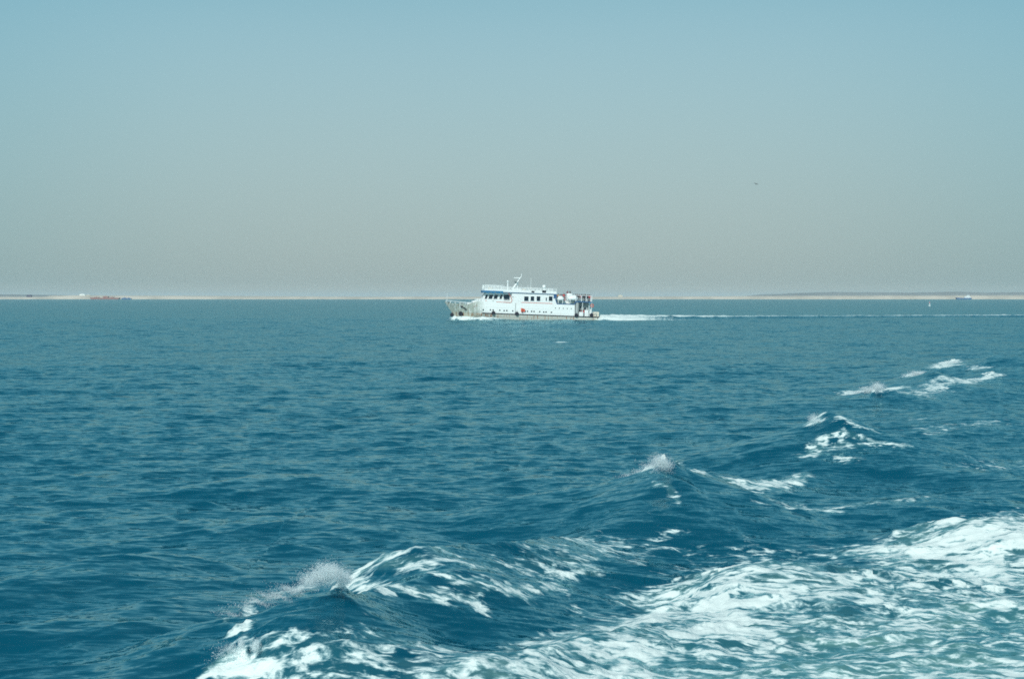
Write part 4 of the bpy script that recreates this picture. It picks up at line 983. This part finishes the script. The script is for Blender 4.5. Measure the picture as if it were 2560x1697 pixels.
far_boat('small dark blue boat far off at left below the white building', 'boat', 304, 329, 3100, 2.6, MAT['blue'], [(-.3, -.05, 0, 1.6), (.1, .32, 0, 1.2)], MAT['blue'], [(-.2, 5.5)])
MAT['rust'] = paint('rusty_barge_paint', (.28, .13, .11), .8, .3, scale=.2)
far_boat('rusty red barge moored far off at left by the sand strip', 'barge', 226, 300, 3230, 3.6, MAT['rust'], [(-.05, .12, 0, 3.6), (.2, .3, 0, 2.0), (-.35, -.2, 0, 1.8)], MAT['rust'], [(.02, 10), (-.28, 8)], name='barge')
def building(lab, px0, px1, d, h, mat, base=6.0, roofm=None):
    x0, x1 = pxs(px0, d), pxs(px1, d); W_ = (x1 - x0); e = empty('building', ((x0 + x1) / 2, d, base), label=lab, cat='building')
    q = MB(); q.box(-W_ / 2, W_ / 2, -4, 4, -1, h, .1); q.build('wall', mat, e)
    q = MB(); q.prism([(-W_ / 2 - .6, h + .004), (W_ / 2 + .6, h + .004), (W_ * .2, h + 1.8), (-W_ * .2, h + 1.8)], -4.5, 4.5); q.build('roof', roofm or mat, e)
building('white building on the sand strip far off at left', 200, 214, 3360, 3.6, MAT['white'], 7.2)
building('low cream building beside the white one on the far shore', 216, 228, 3360, 1.2, MAT['cream'], 7.2)
building('dark shed on the far shore near the left edge', 68, 80, 3360, 4.2, paint('dark_shed', (.06, .06, .12), .8), 4.4)
building('small pale building on the far shore right of the ship', 1545, 1556, 3360, 2.0, MAT['cream'], 6.4)
# buoy in front of the right shore
e = empty('buoy', at(2324, 765), label='tiny pale red and white buoy on the water at far right', cat='buoy')
q = MB(); q.tube((0, 0, -.3), (0, 0, .5), .55, .55, 14); q.build('float', MAT['white'], e)
q = MB()
for a in range(4): q.tube((.4 * math.cos(a * PI / 2), .4 * math.sin(a * PI / 2), .5), (.1 * math.cos(a * PI / 2), .1 * math.sin(a * PI / 2), 1.9), .05)
q.build('frame', MAT['white'], e); q = MB(); q.sphere((0, 0, 2.1), .38); q.build('topmark', CLOTH['pink'], e, True)
# one bird
bp = at_d(1891, 460.5, 260); bm_ = paint('bird_plumage', (.14, .16, .16), .8)
q = MB(); N_ = 9; vs = []
# body as rings along x
prof = [(-.32, .005), (-.27, .03), (-.2, .045), (-.05, .07), (.1, .075), (.22, .05), (.30, .02), (.42, .012)]
for x_, r_ in prof:
    for k_ in range(8): vs.append((x_, r_ * math.cos(k_ * PI / 4), r_ * .9 * math.sin(k_ * PI / 4)))
fs_ = [(i_ * 8 + k_, (i_ + 1) * 8 + k_, (i_ + 1) * 8 + (k_ + 1) % 8, i_ * 8 + (k_ + 1) % 8) for i_ in range(len(prof) - 1) for k_ in range(8)]
q.add(vs, fs_)
for s_ in (-1, 1):
    w3 = [(-.12, .05, .02, .26), (-.16, .35, .16, .2), (-.05, .62, .10, .02)]
    up = [(a, s_ * b_, c_ + .015) for a, b_, c_, ch in w3] + [(a + ch, s_ * b_, c_ + .015) for a, b_, c_, ch in w3]
    dn = [(x_, y_, z_ - .03) for x_, y_, z_ in up]
    q.add(up + dn, [(0, 1, 4, 3), (1, 2, 5, 4), (6, 9, 10, 7), (7, 10, 11, 8), (0, 6, 7, 1), (1, 7, 8, 2), (3, 4, 10, 9), (4, 5, 11, 10), (2, 8, 11, 5), (0, 3, 9, 6)])
bd = q.build('bird', bm_); bd.location = bp; bd.rotation_euler = (math.radians(25), math.radians(-38), math.radians(35)); bd.scale = (.8,) * 3
tag(bd, 'small dark bird flying alone in the pale sky', 'bird')

# ------------------------------------------------------------------ haze
q = MB(); q.box(-16000, 16000, -300, 20000, -4, 42)
hz_o = q.build('haze', []); hm, ht, hb_ = newmat('haze_air'); ht.nodes.remove(hb_)
pv = node(ht, 'ShaderNodeVolumePrincipled', {'Color': (.84, .90, .91, 1), 'Density': .00009, 'Anisotropy': 0.0})
L(ht, pv.outputs[0], ht.nodes['Material Output'].inputs['Volume']); hz_o.data.materials.clear(); hz_o.data.materials.append(hm)
tag(hz_o, 'thin pale haze over the far water and shore', 'haze', kind='stuff')
